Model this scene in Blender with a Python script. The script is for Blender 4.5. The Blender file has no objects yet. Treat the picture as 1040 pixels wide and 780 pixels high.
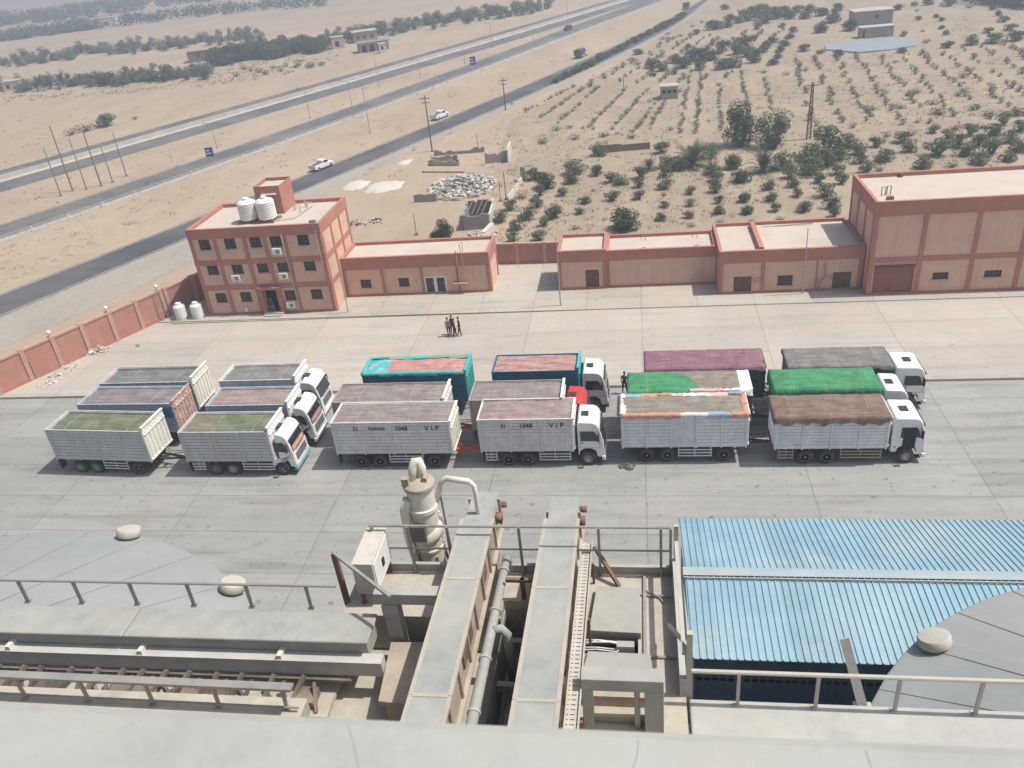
import bpy, math, random
import numpy as np
from mathutils import Vector, Matrix
random.seed(7)
R = math.radians
scene = bpy.context.scene
COL = scene.collection

# ---------------------------------------------------------------- camera
FPX, YAW, PIT, ROLL, HCAM = 836.437707, 1.77839923e-01, 5.10675079e-01, -1.07829033e-01, 31.0
fw = Vector((-math.sin(YAW)*math.cos(PIT), math.cos(YAW)*math.cos(PIT), -math.sin(PIT)))
rt = Vector((math.cos(YAW), math.sin(YAW), 0)); up = rt.cross(fw)
cr, sr = math.cos(ROLL), math.sin(ROLL)
rt, up = cr*rt + sr*up, -sr*rt + cr*up
cd = bpy.data.cameras.new('camera'); cam = bpy.data.objects.new('camera', cd); COL.objects.link(cam)
cd.sensor_width = 36; cd.lens = FPX*36/1040; cd.clip_start = 0.05; cd.clip_end = 30000
M4 = Matrix((rt, up, -fw)).transposed().to_4x4(); M4.translation = (0, 0, HCAM); cam.matrix_world = M4
cd.dof.use_dof = True; cd.dof.focus_distance = 55; cd.dof.aperture_fstop = 3.2
scene.camera = cam

# ---------------------------------------------------------------- light
SUN_EL, SUN_AZ = R(61), R(4)
w = bpy.data.worlds.new('World'); scene.world = w; w.use_nodes = True
nt = w.node_tree; bg = nt.nodes['Background']; sky = nt.nodes.new('ShaderNodeTexSky')
sky.sky_type = 'NISHITA'; sky.sun_disc = False; sky.sun_elevation = SUN_EL; sky.sun_rotation = R(90) - SUN_AZ
sky.dust_density = 4; sky.air_density = 1.2; sky.ozone_density = 1
nt.links.new(sky.outputs[0], bg.inputs[0]); bg.inputs[1].default_value = 0.115
sl = bpy.data.lights.new('sun', 'SUN'); sl.energy = 4.3; sl.angle = R(0.55); sl.color = (1.0, 0.965, 0.90)
so = bpy.data.objects.new('sun', sl); COL.objects.link(so)
sd = Vector((math.cos(SUN_EL)*math.cos(SUN_AZ), math.cos(SUN_EL)*math.sin(SUN_AZ), math.sin(SUN_EL)))
so.rotation_euler = sd.to_track_quat('Z', 'Y').to_euler(); so.location = (0, 0, 60)
vs = scene.view_settings
vs.view_transform = 'Standard'; vs.look = 'None'; vs.gamma = 1; vs.use_curve_mapping = False; vs.exposure = 0.0
scene.display_settings.display_device = 'sRGB'
scene.cycles.volume_bounces = 0; scene.cycles.volume_step_rate = 4
HAZE = 0.0014

# ---------------------------------------------------------------- helpers
def at(px, py, z=0.0):
    "the point of height z that the survey of the photograph gives for a pixel"
    d = (px-520)*rt - (py-390)*up + FPX*fw
    t = (z-HCAM)/d.z
    return Vector((d.x*t, d.y*t, z))
def proj(P):
    d = Vector(P) - Vector((0, 0, HCAM)); k = d.dot(fw)
    return 520 + FPX*d.dot(rt)/k, 390 - FPX*d.dot(up)/k
def height(b, t):
    B = at(*b); z = 0.2
    while z < 25 and proj((B.x, B.y, z))[1] > t[1]: z += 0.1
    return B, z

class MB:
    def __init__(s): s.v = []; s.f = []; s.m = []
    def add(s, vs_, fs, m=0):
        o = len(s.v); s.v += [tuple(a) for a in vs_]
        for f in fs: s.f.append(tuple(i+o for i in f)); s.m.append(m)
    def quad(s, a, b, c, d, m=0): s.add([a, b, c, d], [(0, 1, 2, 3)], m)
    def box(s, x0, x1, y0, y1, z0, z1, m=0):
        s.add([(x0,y0,z0),(x1,y0,z0),(x1,y1,z0),(x0,y1,z0),(x0,y0,z1),(x1,y0,z1),(x1,y1,z1),(x0,y1,z1)],
              [(0,3,2,1),(4,5,6,7),(0,1,5,4),(1,2,6,5),(2,3,7,6),(3,0,4,7)], m)
    def bar(s, p, q, w_, h, m=0, upv=(0,0,1)):
        p = Vector(p); q = Vector(q); d = (q-p).normalized(); u = Vector(upv)
        if abs(d.dot(u)) > .98: u = Vector((0,1,0))
        r_ = d.cross(u).normalized(); u = r_.cross(d).normalized(); a = r_*w_/2; b = u*h/2
        vs_ = [p-a-b, p+a-b, p+a+b, p-a+b, q-a-b, q+a-b, q+a+b, q-a+b]
        s.add(vs_, [(0,1,2,3),(7,6,5,4),(0,4,5,1),(1,5,6,2),(2,6,7,3),(3,7,4,0)], m)
    def tube(s, path, r, n=8, m=0, caps=True):
        path = [Vector(p) for p in path]; k = len(path)
        rs = r if isinstance(r, (list, tuple)) else [r]*k
        vs_ = []; fs = []; prev = None
        for i, p in enumerate(path):
            d = (path[min(i+1,k-1)] - path[max(i-1,0)]).normalized()
            if prev is None:
                a = Vector((0,0,1)) if abs(d.z) < .9 else Vector((1,0,0))
                u = d.cross(a).normalized()
            else: u = (prev - d*prev.dot(d)).normalized()
            prev = u; v = d.cross(u)
            for j in range(n):
                t = 2*math.pi*j/n; vs_.append(p + (u*math.cos(t) + v*math.sin(t))*rs[i])
        for i in range(k-1):
            for j in range(n):
                fs.append((i*n+j, i*n+(j+1)%n, (i+1)*n+(j+1)%n, (i+1)*n+j))
        if caps:
            fs.append(tuple(range(n-1,-1,-1))); fs.append(tuple(range((k-1)*n, k*n)))
        s.add(vs_, fs, m)
    def cyl(s, p, q, r0, r1=None, n=16, m=0, caps=True): s.tube([p, q], [r0, r0 if r1 is None else r1], n, m, caps)
    def lathe(s, prof, n=16, c=(0,0,0), m=0, axis='z'):
        vs_ = []; fs = []; k = len(prof)
        for r_, z in prof:
            for j in range(n):
                t = 2*math.pi*j/n; a, b = r_*math.cos(t), r_*math.sin(t)
                p = (a, b, z) if axis == 'z' else (b, z, a) if axis == 'y' else (z, a, b)
                vs_.append((p[0]+c[0], p[1]+c[1], p[2]+c[2]))
        for i in range(k-1):
            for j in range(n): fs.append((i*n+j, i*n+(j+1)%n, (i+1)*n+(j+1)%n, (i+1)*n+j))
        if prof[0][0] > 1e-4: fs.append(tuple(range(n-1,-1,-1)))
        if prof[-1][0] > 1e-4: fs.append(tuple(range((k-1)*n, k*n)))
        s.add(vs_, fs, m)
    def prismy(s, poly, y0, y1, m=0):
        n = len(poly); s.add([(x,y0,z) for x,z in poly]+[(x,y1,z) for x,z in poly],
            [tuple(range(n)), tuple(range(2*n-1,n-1,-1))]+[(i,i+n,(i+1)%n+n,(i+1)%n) for i in range(n)], m)
    def prismz(s, poly, z0, z1, m=0):
        n = len(poly); s.add([(x,y,z0) for x,y in poly]+[(x,y,z1) for x,y in poly],
            [tuple(range(n-1,-1,-1)), tuple(range(n,2*n))]+[(i,(i+1)%n,(i+1)%n+n,i+n) for i in range(n)], m)
    def mesh(s, name, mats, smooth=False):
        me = bpy.data.meshes.new(name); me.from_pydata(s.v, [], s.f)
        for m in (mats if isinstance(mats, (list, tuple)) else [mats]): me.materials.append(m)
        me.polygons.foreach_set('material_index', s.m)
        if smooth: me.polygons.foreach_set('use_smooth', [True]*len(s.f))
        me.update(); return me
    def build(s, name, mats, parent=None, smooth=False, bevel=0, angle=None):
        return link(name, s.mesh(name, mats, smooth), parent, bevel, angle)
def parts(mb, name, mats, parent, smooth=False):
    "every separate piece of the builder as an object of its own"
    par = list(range(len(mb.v)))
    def find(i):
        while par[i] != i: par[i] = par[par[i]]; i = par[i]
        return i
    for f in mb.f:
        for j in f[1:]: par[find(j)] = find(f[0])
    grp = {}
    for f, m in zip(mb.f, mb.m): grp.setdefault(find(f[0]), []).append((f, m))
    for fs in grp.values():
        q = MB(); idx = {}
        for f, m in fs:
            for i in f:
                if i not in idx: idx[i] = len(q.v); q.v.append(mb.v[i])
            q.f.append(tuple(idx[i] for i in f)); q.m.append(m)
        q.build(name, mats, parent, smooth)
def link(name, me, parent=None, bevel=0, angle=None):
    o = bpy.data.objects.new(name, me); COL.objects.link(o)
    if parent: o.parent = parent
    if bevel:
        b = o.modifiers.new('bevel', 'BEVEL'); b.width = bevel; b.segments = 2; b.limit_method = 'ANGLE'; b.angle_limit = R(35)
    if angle:
        try: me.set_sharp_from_angle(angle=R(angle))
        except Exception: pass
    return o
def tag(o, label, cat, group=None):
    o['label'] = label; o['category'] = cat
    if group: o['group'] = group
    return o
def thing(name, label, cat, loc=(0,0,0), rz=0, group=None):
    o = bpy.data.objects.new(name, None); COL.objects.link(o); o.location = loc; o.rotation_euler = (0,0,rz)
    o.empty_display_size = .3
    return tag(o, label, cat, group)
def struct(o): o['kind'] = 'structure'; return o

# ---------------------------------------------------------------- materials
MC = {}
def M(name, col, rough=.8, var=.12, scale=2.0, bump=0, metal=0, spec=.3, dust=0, dustcol=(.50,.42,.32), rnd=0, grime=0, dscale=1.1, wx=.3):
    """noise-mottled surface; dust = share of pale sand settled in irregular patches; grime = vertical run marks"""
    if name in MC: return MC[name]
    m = bpy.data.materials.new(name); m.use_nodes = True; MC[name] = m
    n = m.node_tree.nodes; l = m.node_tree.links; b = n['Principled BSDF']
    tc = n.new('ShaderNodeTexCoord')
    def noise(sc, det=6, src=None, r_=.62):
        t = n.new('ShaderNodeTexNoise'); t.inputs['Scale'].default_value = sc; t.inputs['Detail'].default_value = det
        t.inputs['Roughness'].default_value = r_; l.new(src or tc.outputs['Object'], t.inputs['Vector']); return t
    n1 = noise(scale)
    mx = n.new('ShaderNodeMix'); mx.data_type = 'RGBA'
    mr = n.new('ShaderNodeMapRange'); mr.inputs[1].default_value = .3; mr.inputs[2].default_value = .7
    l.new(n1.outputs[0], mr.inputs[0]); l.new(mr.outputs[0], mx.inputs[0])
    mx.inputs[6].default_value = (*[c*(1-var) for c in col], 1); mx.inputs[7].default_value = (*[min(1,c*(1+var)) for c in col], 1)
    out = mx.outputs[2]
    def over(fac, c2):
        nonlocal out
        k = n.new('ShaderNodeMix'); k.data_type = 'RGBA'; l.new(fac, k.inputs[0]); l.new(out, k.inputs[6]); k.inputs[7].default_value = (*c2, 1); out = k.outputs[2]
    def ramp(src, a, b_, top):
        k = n.new('ShaderNodeMapRange'); k.inputs[1].default_value = a; k.inputs[2].default_value = b_; k.inputs[4].default_value = top; l.new(src, k.inputs[0]); return k.outputs[0]
    if wx:
        over(ramp(noise(scale*.42, 9, None, .7).outputs[0], .48, .78, wx), tuple(c*.58 for c in col))
        over(ramp(noise(scale*11, 5, None, .75).outputs[0], .5, .8, wx*.8), tuple(min(1, c*1.3) for c in col))
        over(ramp(noise(scale*5, 6, None, .8).outputs[0], .56, .8, wx*.9), tuple(c*.66 for c in col))
    if grime:
        mp = n.new('ShaderNodeMapping'); mp.inputs['Scale'].default_value = (3.2, 3.2, .22); l.new(tc.outputs['Object'], mp.inputs[0])
        g = noise(1.4, 4, mp.outputs[0]); over(ramp(g.outputs[0], .5, .75, grime), tuple(c*.5 for c in col))
    if dust:
        d = noise(scale*.35*dscale, 7); over(ramp(d.outputs[0], .42, .72, dust), dustcol)
    if rnd:
        oi = n.new('ShaderNodeObjectInfo'); hs = n.new('ShaderNodeHueSaturation')
        k = n.new('ShaderNodeMapRange'); k.inputs[3].default_value = 1-rnd; k.inputs[4].default_value = 1+rnd
        l.new(oi.outputs['Random'], k.inputs[0]); l.new(k.outputs[0], hs.inputs['Value'])
        k2 = n.new('ShaderNodeMapRange'); k2.inputs[3].default_value = .48; k2.inputs[4].default_value = .53
        mm = n.new('ShaderNodeMath'); mm.operation = 'MULTIPLY'; mm.inputs[1].default_value = 7.31; fr = n.new('ShaderNodeMath'); fr.operation = 'FRACT'
        l.new(oi.outputs['Random'], mm.inputs[0]); l.new(mm.outputs[0], fr.inputs[0]); l.new(fr.outputs[0], k2.inputs[0]); l.new(k2.outputs[0], hs.inputs['Hue'])
        l.new(out, hs.inputs['Color']); out = hs.outputs[0]
    l.new(out, b.inputs['Base Color'])
    b.inputs['Roughness'].default_value = rough; b.inputs['Metallic'].default_value = metal
    b.inputs['Specular IOR Level'].default_value = spec
    if bump:
        bp = n.new('ShaderNodeBump'); bp.inputs['Strength'].default_value = bump; bp.inputs['Distance'].default_value = .02
        n2 = noise(scale*6, 4); l.new(n2.outputs[0], bp.inputs['Height']); l.new(bp.outputs[0], b.inputs['Normal'])
    return m
SANDC = (.46,.36,.26)
def concrete(name, col, jx=9.75, jy=3.6, x0=.2, y0=40.45, stain=.35, jw=.035, sandy=.5):
    "cast slabs: joints on a grid, every slab its own tint, tyre and oil stains"
    m = bpy.data.materials.new(name); m.use_nodes = True; n = m.node_tree.nodes; l = m.node_tree.links; b = n['Principled BSDF']
    tc = n.new('ShaderNodeTexCoord'); sx = n.new('ShaderNodeSeparateXYZ'); l.new(tc.outputs['Object'], sx.inputs[0])
    def math_(op, a, v=None):
        k = n.new('ShaderNodeMath'); k.operation = op
        if hasattr(a, 'links'): l.new(a, k.inputs[0])
        else: k.inputs[0].default_value = a
        if v is not None:
            if hasattr(v, 'links'): l.new(v, k.inputs[1])
            else: k.inputs[1].default_value = v
        return k.outputs[0]
    def noise(sc, det=6, scl=None, r_=.6):
        t = n.new('ShaderNodeTexNoise'); t.inputs['Scale'].default_value = sc; t.inputs['Detail'].default_value = det; t.inputs['Roughness'].default_value = r_
        v = tc.outputs['Object']
        if scl: mp = n.new('ShaderNodeMapping'); mp.inputs['Scale'].default_value = scl; l.new(v, mp.inputs[0]); v = mp.outputs[0]
        l.new(v, t.inputs['Vector']); return t.outputs[0]
    wob = math_('MULTIPLY', math_('SUBTRACT', noise(.6, 3), .5), .12)
    us = math_('DIVIDE', math_('SUBTRACT', math_('ADD', sx.outputs[0], wob), x0), jx); vs_ = math_('DIVIDE', math_('SUBTRACT', math_('ADD', sx.outputs[1], wob), y0), jy)
    def joint(t, size): # 1 on the joint
        f = math_('ABSOLUTE', math_('SUBTRACT', math_('FRACT', math_('ADD', t, .5)), .5))
        return math_('LESS_THAN', math_('MULTIPLY', f, size), jw)
    j = math_('MAXIMUM', joint(us, jx), joint(vs_, jy))
    cx = n.new('ShaderNodeCombineXYZ'); l.new(math_('FLOOR', us), cx.inputs[0]); l.new(math_('FLOOR', vs_), cx.inputs[1])
    wn = n.new('ShaderNodeTexWhiteNoise'); wn.noise_dimensions = '2D'; l.new(cx.outputs[0], wn.inputs['Vector'])
    val = math_('ADD', math_('MULTIPLY', wn.outputs[0], .13), .92)
    big = math_('ADD', math_('MULTIPLY', noise(.12, 5), .42), .78)
    fine = math_('ADD', math_('MULTIPLY', noise(2.2, 8), .24), .88)
    val = math_('MULTIPLY', math_('MULTIPLY', val, big), fine)
    st = n.new('ShaderNodeMapRange'); st.inputs[1].default_value = .52; st.inputs[2].default_value = .78; st.inputs[4].default_value = stain; l.new(noise(.9, 6, (.12, 1, 1)), st.inputs[0])
    val = math_('MULTIPLY', val, math_('SUBTRACT', 1.0, st.outputs[0]))
    sp = n.new('ShaderNodeMapRange'); sp.inputs[1].default_value = .66; sp.inputs[2].default_value = .78; sp.inputs[4].default_value = stain*.9; l.new(noise(.55, 5), sp.inputs[0])
    val = math_('MULTIPLY', val, math_('SUBTRACT', 1.0, sp.outputs[0]))
    sp2 = n.new('ShaderNodeMapRange'); sp2.inputs[1].default_value = .63; sp2.inputs[2].default_value = .7; sp2.inputs[4].default_value = stain; l.new(noise(1.7, 3), sp2.inputs[0])
    val = math_('MULTIPLY', val, math_('SUBTRACT', 1.0, sp2.outputs[0]))
    tk = n.new('ShaderNodeMapRange'); tk.inputs[1].default_value = .5; tk.inputs[2].default_value = .68; tk.inputs[4].default_value = stain*.3; l.new(noise(1.5, 5, (.05, 1, 1), .7), tk.inputs[0])
    val = math_('MULTIPLY', val, math_('SUBTRACT', 1.0, tk.outputs[0]))
    val = math_('MULTIPLY', val, math_('SUBTRACT', 1.0, math_('MULTIPLY', j, .30)))
    mx = n.new('ShaderNodeMix'); mx.data_type = 'RGBA'; mx.blend_type = 'MULTIPLY'; mx.inputs[0].default_value = 1
    mx.inputs[6].default_value = (*col, 1); cc = n.new('ShaderNodeCombineColor')
    for i in range(3): l.new(val, cc.inputs[i])
    l.new(cc.outputs[0], mx.inputs[7])
    d = n.new('ShaderNodeMix'); d.data_type = 'RGBA'; d.inputs[7].default_value = (*[c*1.08 for c in SANDC], 1); l.new(mx.outputs[2], d.inputs[6])
    k = n.new('ShaderNodeMapRange'); k.inputs[1].default_value = .5; k.inputs[2].default_value = .8; k.inputs[4].default_value = sandy; l.new(noise(.2, 7), k.inputs[0]); l.new(k.outputs[0], d.inputs[0])
    l.new(d.outputs[2], b.inputs['Base Color']); b.inputs['Roughness'].default_value = .85; b.inputs['Specular IOR Level'].default_value = .25
    bp = n.new('ShaderNodeBump'); bp.inputs['Strength'].default_value = .25; bp.inputs['Distance'].default_value = .01; l.new(noise(9, 5), bp.inputs['Height']); l.new(bp.outputs[0], b.inputs['Normal'])
    return m
def ground_mat(name, c1, c2, c3, s1=.02, s2=.35, bump=.5):
    m = bpy.data.materials.new(name); m.use_nodes = True; n = m.node_tree.nodes; l = m.node_tree.links; b = n['Principled BSDF']
    tc = n.new('ShaderNodeTexCoord')
    def noise(sc, det=8, r_=.62, scl=None):
        t = n.new('ShaderNodeTexNoise'); t.inputs['Scale'].default_value = sc; t.inputs['Detail'].default_value = det; t.inputs['Roughness'].default_value = r_
        v = tc.outputs['Object']
        if scl: mp = n.new('ShaderNodeMapping'); mp.inputs['Scale'].default_value = scl; mp.inputs['Rotation'].default_value = (0,0,R(-20)); l.new(v, mp.inputs[0]); v = mp.outputs[0]
        l.new(v, t.inputs['Vector']); return t.outputs[0]
    def mix(f, a, b_):
        k = n.new('ShaderNodeMix'); k.data_type = 'RGBA'; l.new(f, k.inputs[0])
        for i, c in ((6, a), (7, b_)):
            if hasattr(c, 'links'): l.new(c, k.inputs[i])
            else: k.inputs[i].default_value = (*c, 1)
        return k.outputs[2]
    def rng(f, a, b_, top=1):
        k = n.new('ShaderNodeMapRange'); k.inputs[1].default_value = a; k.inputs[2].default_value = b_; k.inputs[4].default_value = top; l.new(f, k.inputs[0]); return k.outputs[0]
    c = mix(rng(noise(s1), .35, .65), c1, c2)
    c = mix(rng(noise(s2*.3, 8, .7, (1, .3, 1)), .42, .7, .85), c, c3)
    c = mix(rng(noise(s2*1.3, 6, .75, (1.6, .12, 1)), .55, .75, .45), c, tuple(x*.8 for x in c3))
    dk = tuple(x*.55 for x in c1); c = mix(rng(noise(s2*2.5, 8, .75), .53, .75, .55), c, dk)
    c = mix(rng(noise(s2*.12, 8, .7), .52, .7, .4), c, tuple(x*.78 for x in c1))
    lt = tuple(min(1, x*1.22) for x in c2); c = mix(rng(noise(s2, 6, .7), .55, .8, .5), c, lt)
    l.new(c, b.inputs['Base Color']); b.inputs['Roughness'].default_value = .95; b.inputs['Specular IOR Level'].default_value = .1
    bp = n.new('ShaderNodeBump'); bp.inputs['Strength'].default_value = bump; bp.inputs['Distance'].default_value = .12; l.new(noise(1.2, 9, .7), bp.inputs['Height']); l.new(bp.outputs[0], b.inputs['Normal'])
    return m
def leaf_mat(name, c1, c2, rnd=.25, trans=.25):
    m = bpy.data.materials.new(name); m.use_nodes = True; n = m.node_tree.nodes; l = m.node_tree.links
    b = n['Principled BSDF']; o = n['Material Output']
    g = n.new('ShaderNodeNewGeometry'); tc = n.new('ShaderNodeTexCoord')
    ns = n.new('ShaderNodeTexNoise'); ns.inputs['Scale'].default_value = 2.5; ns.inputs['Detail'].default_value = 3; l.new(tc.outputs['Object'], ns.inputs['Vector'])
    ad = n.new('ShaderNodeMath'); ad.operation = 'ADD'; l.new(g.outputs['Random Per Island'], ad.inputs[0]); l.new(ns.outputs[0], ad.inputs[1])
    mr = n.new('ShaderNodeMapRange'); mr.inputs[1].default_value = .4; mr.inputs[2].default_value = 1.6; l.new(ad.outputs[0], mr.inputs[0])
    mx = n.new('ShaderNodeMix'); mx.data_type = 'RGBA'; l.new(mr.outputs[0], mx.inputs[0]); mx.inputs[6].default_value = (*c1,1); mx.inputs[7].default_value = (*c2,1)
    oi = n.new('ShaderNodeObjectInfo'); hs = n.new('ShaderNodeHueSaturation'); k = n.new('ShaderNodeMapRange'); k.inputs[3].default_value = 1-rnd; k.inputs[4].default_value = 1+rnd
    l.new(oi.outputs['Random'], k.inputs[0]); l.new(k.outputs[0], hs.inputs['Value']); l.new(mx.outputs[2], hs.inputs['Color'])
    l.new(hs.outputs[0], b.inputs['Base Color']); b.inputs['Roughness'].default_value = .7; b.inputs['Specular IOR Level'].default_value = .2
    if trans:
        t = n.new('ShaderNodeBsdfTranslucent'); l.new(hs.outputs[0], t.inputs[0]); ms = n.new('ShaderNodeMixShader'); ms.inputs[0].default_value = trans
        l.new(b.outputs[0], ms.inputs[1]); l.new(t.outputs[0], ms.inputs[2]); l.new(ms.outputs[0], o.inputs[0])
    return m
# ---------------------------------------------------------------- ground, roads, yard
SAND = ground_mat('sand', (.395,.31,.228), (.45,.36,.27), (.345,.268,.195))
SOIL = ground_mat('orchard_soil', (.345,.28,.205), (.395,.325,.24), (.275,.222,.162), .05, .6)
GRAVEL = ground_mat('gravel', (.36,.32,.27), (.40,.36,.305), (.30,.27,.23), .05, .6, .4)
ASPH = M('asphalt', (.075,.08,.09), .9, .16, .25, bump=.2, dust=.35, dustcol=(.27,.235,.2))
ASPH2 = M('worn_asphalt', (.12,.122,.128), .9, .15, .25, bump=.2, dust=.5, dustcol=(.30,.26,.215))
PALE = M('pale_concrete', (.47,.44,.40), .9, .14, .5, dust=.5)
LINE = M('road_paint', (.55,.53,.49), .7, .2, 1)
def sheet(name, poly, z, mat):
    mb = MB(); mb.add([(x, y, z) for x, y in poly], [tuple(range(len(poly)))]); return struct(mb.build(name, mat))
sheet('ground', [(-7000,-3000),(7000,-3000),(7000,9000),(-7000,9000)], -.05, SAND)
sheet('orchard_soil', [(-13,79.9),(70,74),(95,190),(90,330),(30,330),(16,275),(-8,188),(-22,150),(-21,118),(-12,108)], -.03, SOIL)
def fitcurve(px, deg=2):
    p = [at(*q) for q in px]; c = np.polyfit([a.y for a in p], [a.x for a in p], deg)
    y0, y1 = min(a.y for a in p), max(a.y for a in p); dc = np.polyder(c)
    def f(y):
        if y < y0: return float(np.polyval(c, y0) + np.polyval(dc, y0)*(y-y0))
        if y > y1: return float(np.polyval(c, y1) + np.polyval(dc, y1)*(y-y1))
        return float(np.polyval(c, y))
    return f
Ct = fitcurve([(0,300),(208,217),(300,179),(420,134),(511,98),(600,56),(692,12)], 3)
Cb = fitcurve([(0,322),(194,241),(300,196),(420,145),(511,110),(600,68),(705,12)], 3)
Bt = fitcurve([(0,228),(175,171),(350,108),(490,62),(577,27),(655,0)], 3)
Bb = fitcurve([(0,243),(175,183),(350,119.5),(490,70),(600,27),(675,0)], 3)
At = fitcurve([(0,172),(175,127),(350,75),(490,38),(620,0)], 2)
Ab = fitcurve([(0,193),(175,148),(350,89),(490,52),(655,0)], 2)
def ribbon(name, fa, fb, z, mat, y0=-150, y1=2500, step=8):
    mb = MB(); ys = []; y = y0
    while y < y1: ys.append(y); y += step if y < 450 else 60
    for i in range(len(ys)-1):
        a, b = ys[i], ys[i+1]
        mb.quad((fa(a), a, z), (fb(a), a, z), (fb(b), b, z), (fa(b), b, z))
    return struct(mb.build(name, mat))
lerp = lambda fa, fb, t: (lambda y: fa(y)*(1-t) + fb(y)*t)
off = lambda f, d: (lambda y: f(y) + d)
ribbon('gravel_verge', off(Cb, -.3), lambda y: Cb(y) + (9 if y < 80 else max(2.6, 9-(y-80)*.12)), -.035, GRAVEL)
ribbon('highway_road', Ct, Cb, -.02, ASPH)
ribbon('main_road', Bt, Bb, -.02, ASPH2)
ribbon('sand_shoulder', off(Bb, -.3), off(Bb, 1.4), -.03, PALE)
ribbon('far_road', At, Ab, -.02, ASPH2)
ribbon('median_strip', lerp(At, Ab, .36), lerp(At, Ab, .60), .03, PALE)
for f, d in ((Ct, .35), (Cb, -.45), (Bt, .4), (Bb, -.5)):
    ribbon('road_marking', off(f, d), off(f, d+.14), -.014, LINE, 40, 420)
# yard: grey working apron in front, paler slabs behind the kerb, pavement along the buildings
YN = concrete('apron_concrete', (.315,.315,.297), stain=.36, sandy=.18)
YF = concrete('yard_concrete', (.455,.41,.36), jy=4.6, y0=54.2, stain=.2)
PV = concrete('pavement_concrete', (.45,.41,.355), jx=4.9, jy=9, y0=70.1, stain=.2)
wl = lambda y: -53.0 + (y-55.9)*(6.8/13.2)     # line of the perimeter wall
sheet('yard_apron', [(wl(-30),-30),(70,-30),(70,54.05),(wl(54.05),54.05)], 0.0, YN)
sheet('yard_floor', [(wl(54.0),54.0),(70,54.0),(70,68.2),(wl(68.2),68.2)], 0.006, YF)
pav = MB(); pav.prismz([(wl(67.9)+.2,67.95),(70,66.9),(70,80),(wl(79),79.6)], -.02, .09); struct(pav.build('pavement', PV))
kb = MB(); kb.box(-53.4, -19.3, 53.6, 54.2, -.02, .19); kb.box(-19.295, .19, 53.6, 54.2, -.02, .19); kb.box(.195, 70, 53.6, 54.2, -.02, .19)
struct(kb.build('kerb', M('kerb_stone', (.40,.365,.325), .9, .15, 1.2, dust=.4), bevel=.02))
ch = MB(); ch.box(-45, 60, 67.55, 67.72, .008, .012); struct(ch.build('drain_channel', M('drain_grate', (.12,.105,.095), .9, .3, 2)))
# white lime spread on the waste ground
LIME = M('lime_powder', (.58,.54,.48), .95, .06, 1.5, bump=.3)
def patch(px, lab, nm='lime_heap'):
    P = [at(*p) for p in px]; c = sum(P, Vector())/len(P); mb = MB(); rr = random.Random(len(px)*7+int(px[0][0]))
    n = 26; ring = []
    import bisect
    for k in range(n):
        t = 2*math.pi*k/n; d = Vector((math.cos(t), math.sin(t), 0)); best = None
        for i in range(len(P)):
            a, b = P[i]-c, P[(i+1) % len(P)]-c; den = d.x*(b.y-a.y)-d.y*(b.x-a.x)
            if abs(den) < 1e-6: continue
            s_ = (a.x*(b.y-a.y)-a.y*(b.x-a.x))/den; u_ = (a.x*d.y-a.y*d.x)/den
            if s_ > 0 and -.01 <= u_ <= 1.01: best = s_
        ring.append(d*(best or 1)*rr.uniform(.86, 1.06))
    vs_ = [(c.x, c.y, .25)]; fs = []
    for f_, z in ((.55, .2), (.85, .09), (1.0, -.04)):
        for q in ring: vs_.append((c.x+q.x*f_, c.y+q.y*f_, z*rr.uniform(.7, 1.2)))
    for k in range(n): fs.append((0, 1+k, 1+(k+1) % n))
    for r_ in range(2):
        for k in range(n): fs.append((1+r_*n+k, 1+(r_+1)*n+k, 1+(r_+1)*n+(k+1) % n, 1+r_*n+(k+1) % n))
    mb.add(vs_, fs); return tag(mb.build(nm, LIME, smooth=True), lab, 'powder heap', None)
patch([(346,192),(352,186),(366,182),(377,184),(372,190),(360,194)], 'smaller white powder patch beside the road, left of the larger one')
patch([(369,193),(380,185),(398,183),(414,184),(408,190),(390,196),(374,196)], 'largest flat white powder patch on the sand behind the office block')
patch([(402,166),(410,163),(420,162),(414,167),(405,168.5)], 'small white powder patch nearest the ruined walls')
# ---------------------------------------------------------------- haze
hz = MB(); hz.box(-1600, 1600, -120, 2600, -1.2, 35); ho = hz.build('haze', None); ho.data.materials.clear()
hm = bpy.data.materials.new('haze'); hm.use_nodes = True; hn = hm.node_tree.nodes; hn.remove(hn['Principled BSDF'])
pvn = hn.new('ShaderNodeVolumePrincipled'); pvn.inputs['Color'].default_value = (.80,.88,1.0,1); pvn.inputs['Density'].default_value = HAZE; pvn.inputs['Anisotropy'].default_value = .2
hm.node_tree.links.new(pvn.outputs[0], hn['Material Output'].inputs['Volume']); ho.data.materials.append(hm); ho['kind'] = 'stuff'
# ---------------------------------------------------------------- buildings of the compound
WALL = M('pink_render', (.67,.435,.325), .9, .08, .9, bump=.15, grime=.34)
BAND = M('red_band', (.45,.20,.155), .9, .1, .9, bump=.1, grime=.15)
ROOF = M('roof_screed', (.54,.465,.40), .95, .07, .6, bump=.2, dust=.5, dustcol=(.52,.42,.34))
GLASS = M('window_glass', (.035,.035,.04), .15, .3, 1, spec=.5)
FRAME = M('brown_frame', (.12,.075,.06), .6, .2, 3)
SHUT = M('brown_door', (.145,.072,.055), .6, .18, 2, grime=.3)
ROLLER = M('roller_shutter', (.30,.13,.10), .6, .15, 1.5, grime=.4)
WHITE = M('white_plastic', (.78,.78,.76), .5, .06, 2, dust=.35, dustcol=(.6,.54,.46))
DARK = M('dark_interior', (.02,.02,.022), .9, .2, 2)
STEEL = M('grey_steel', (.30,.30,.29), .55, .15, 3, metal=.3, dust=.6, dustcol=(.42,.37,.31))
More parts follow.
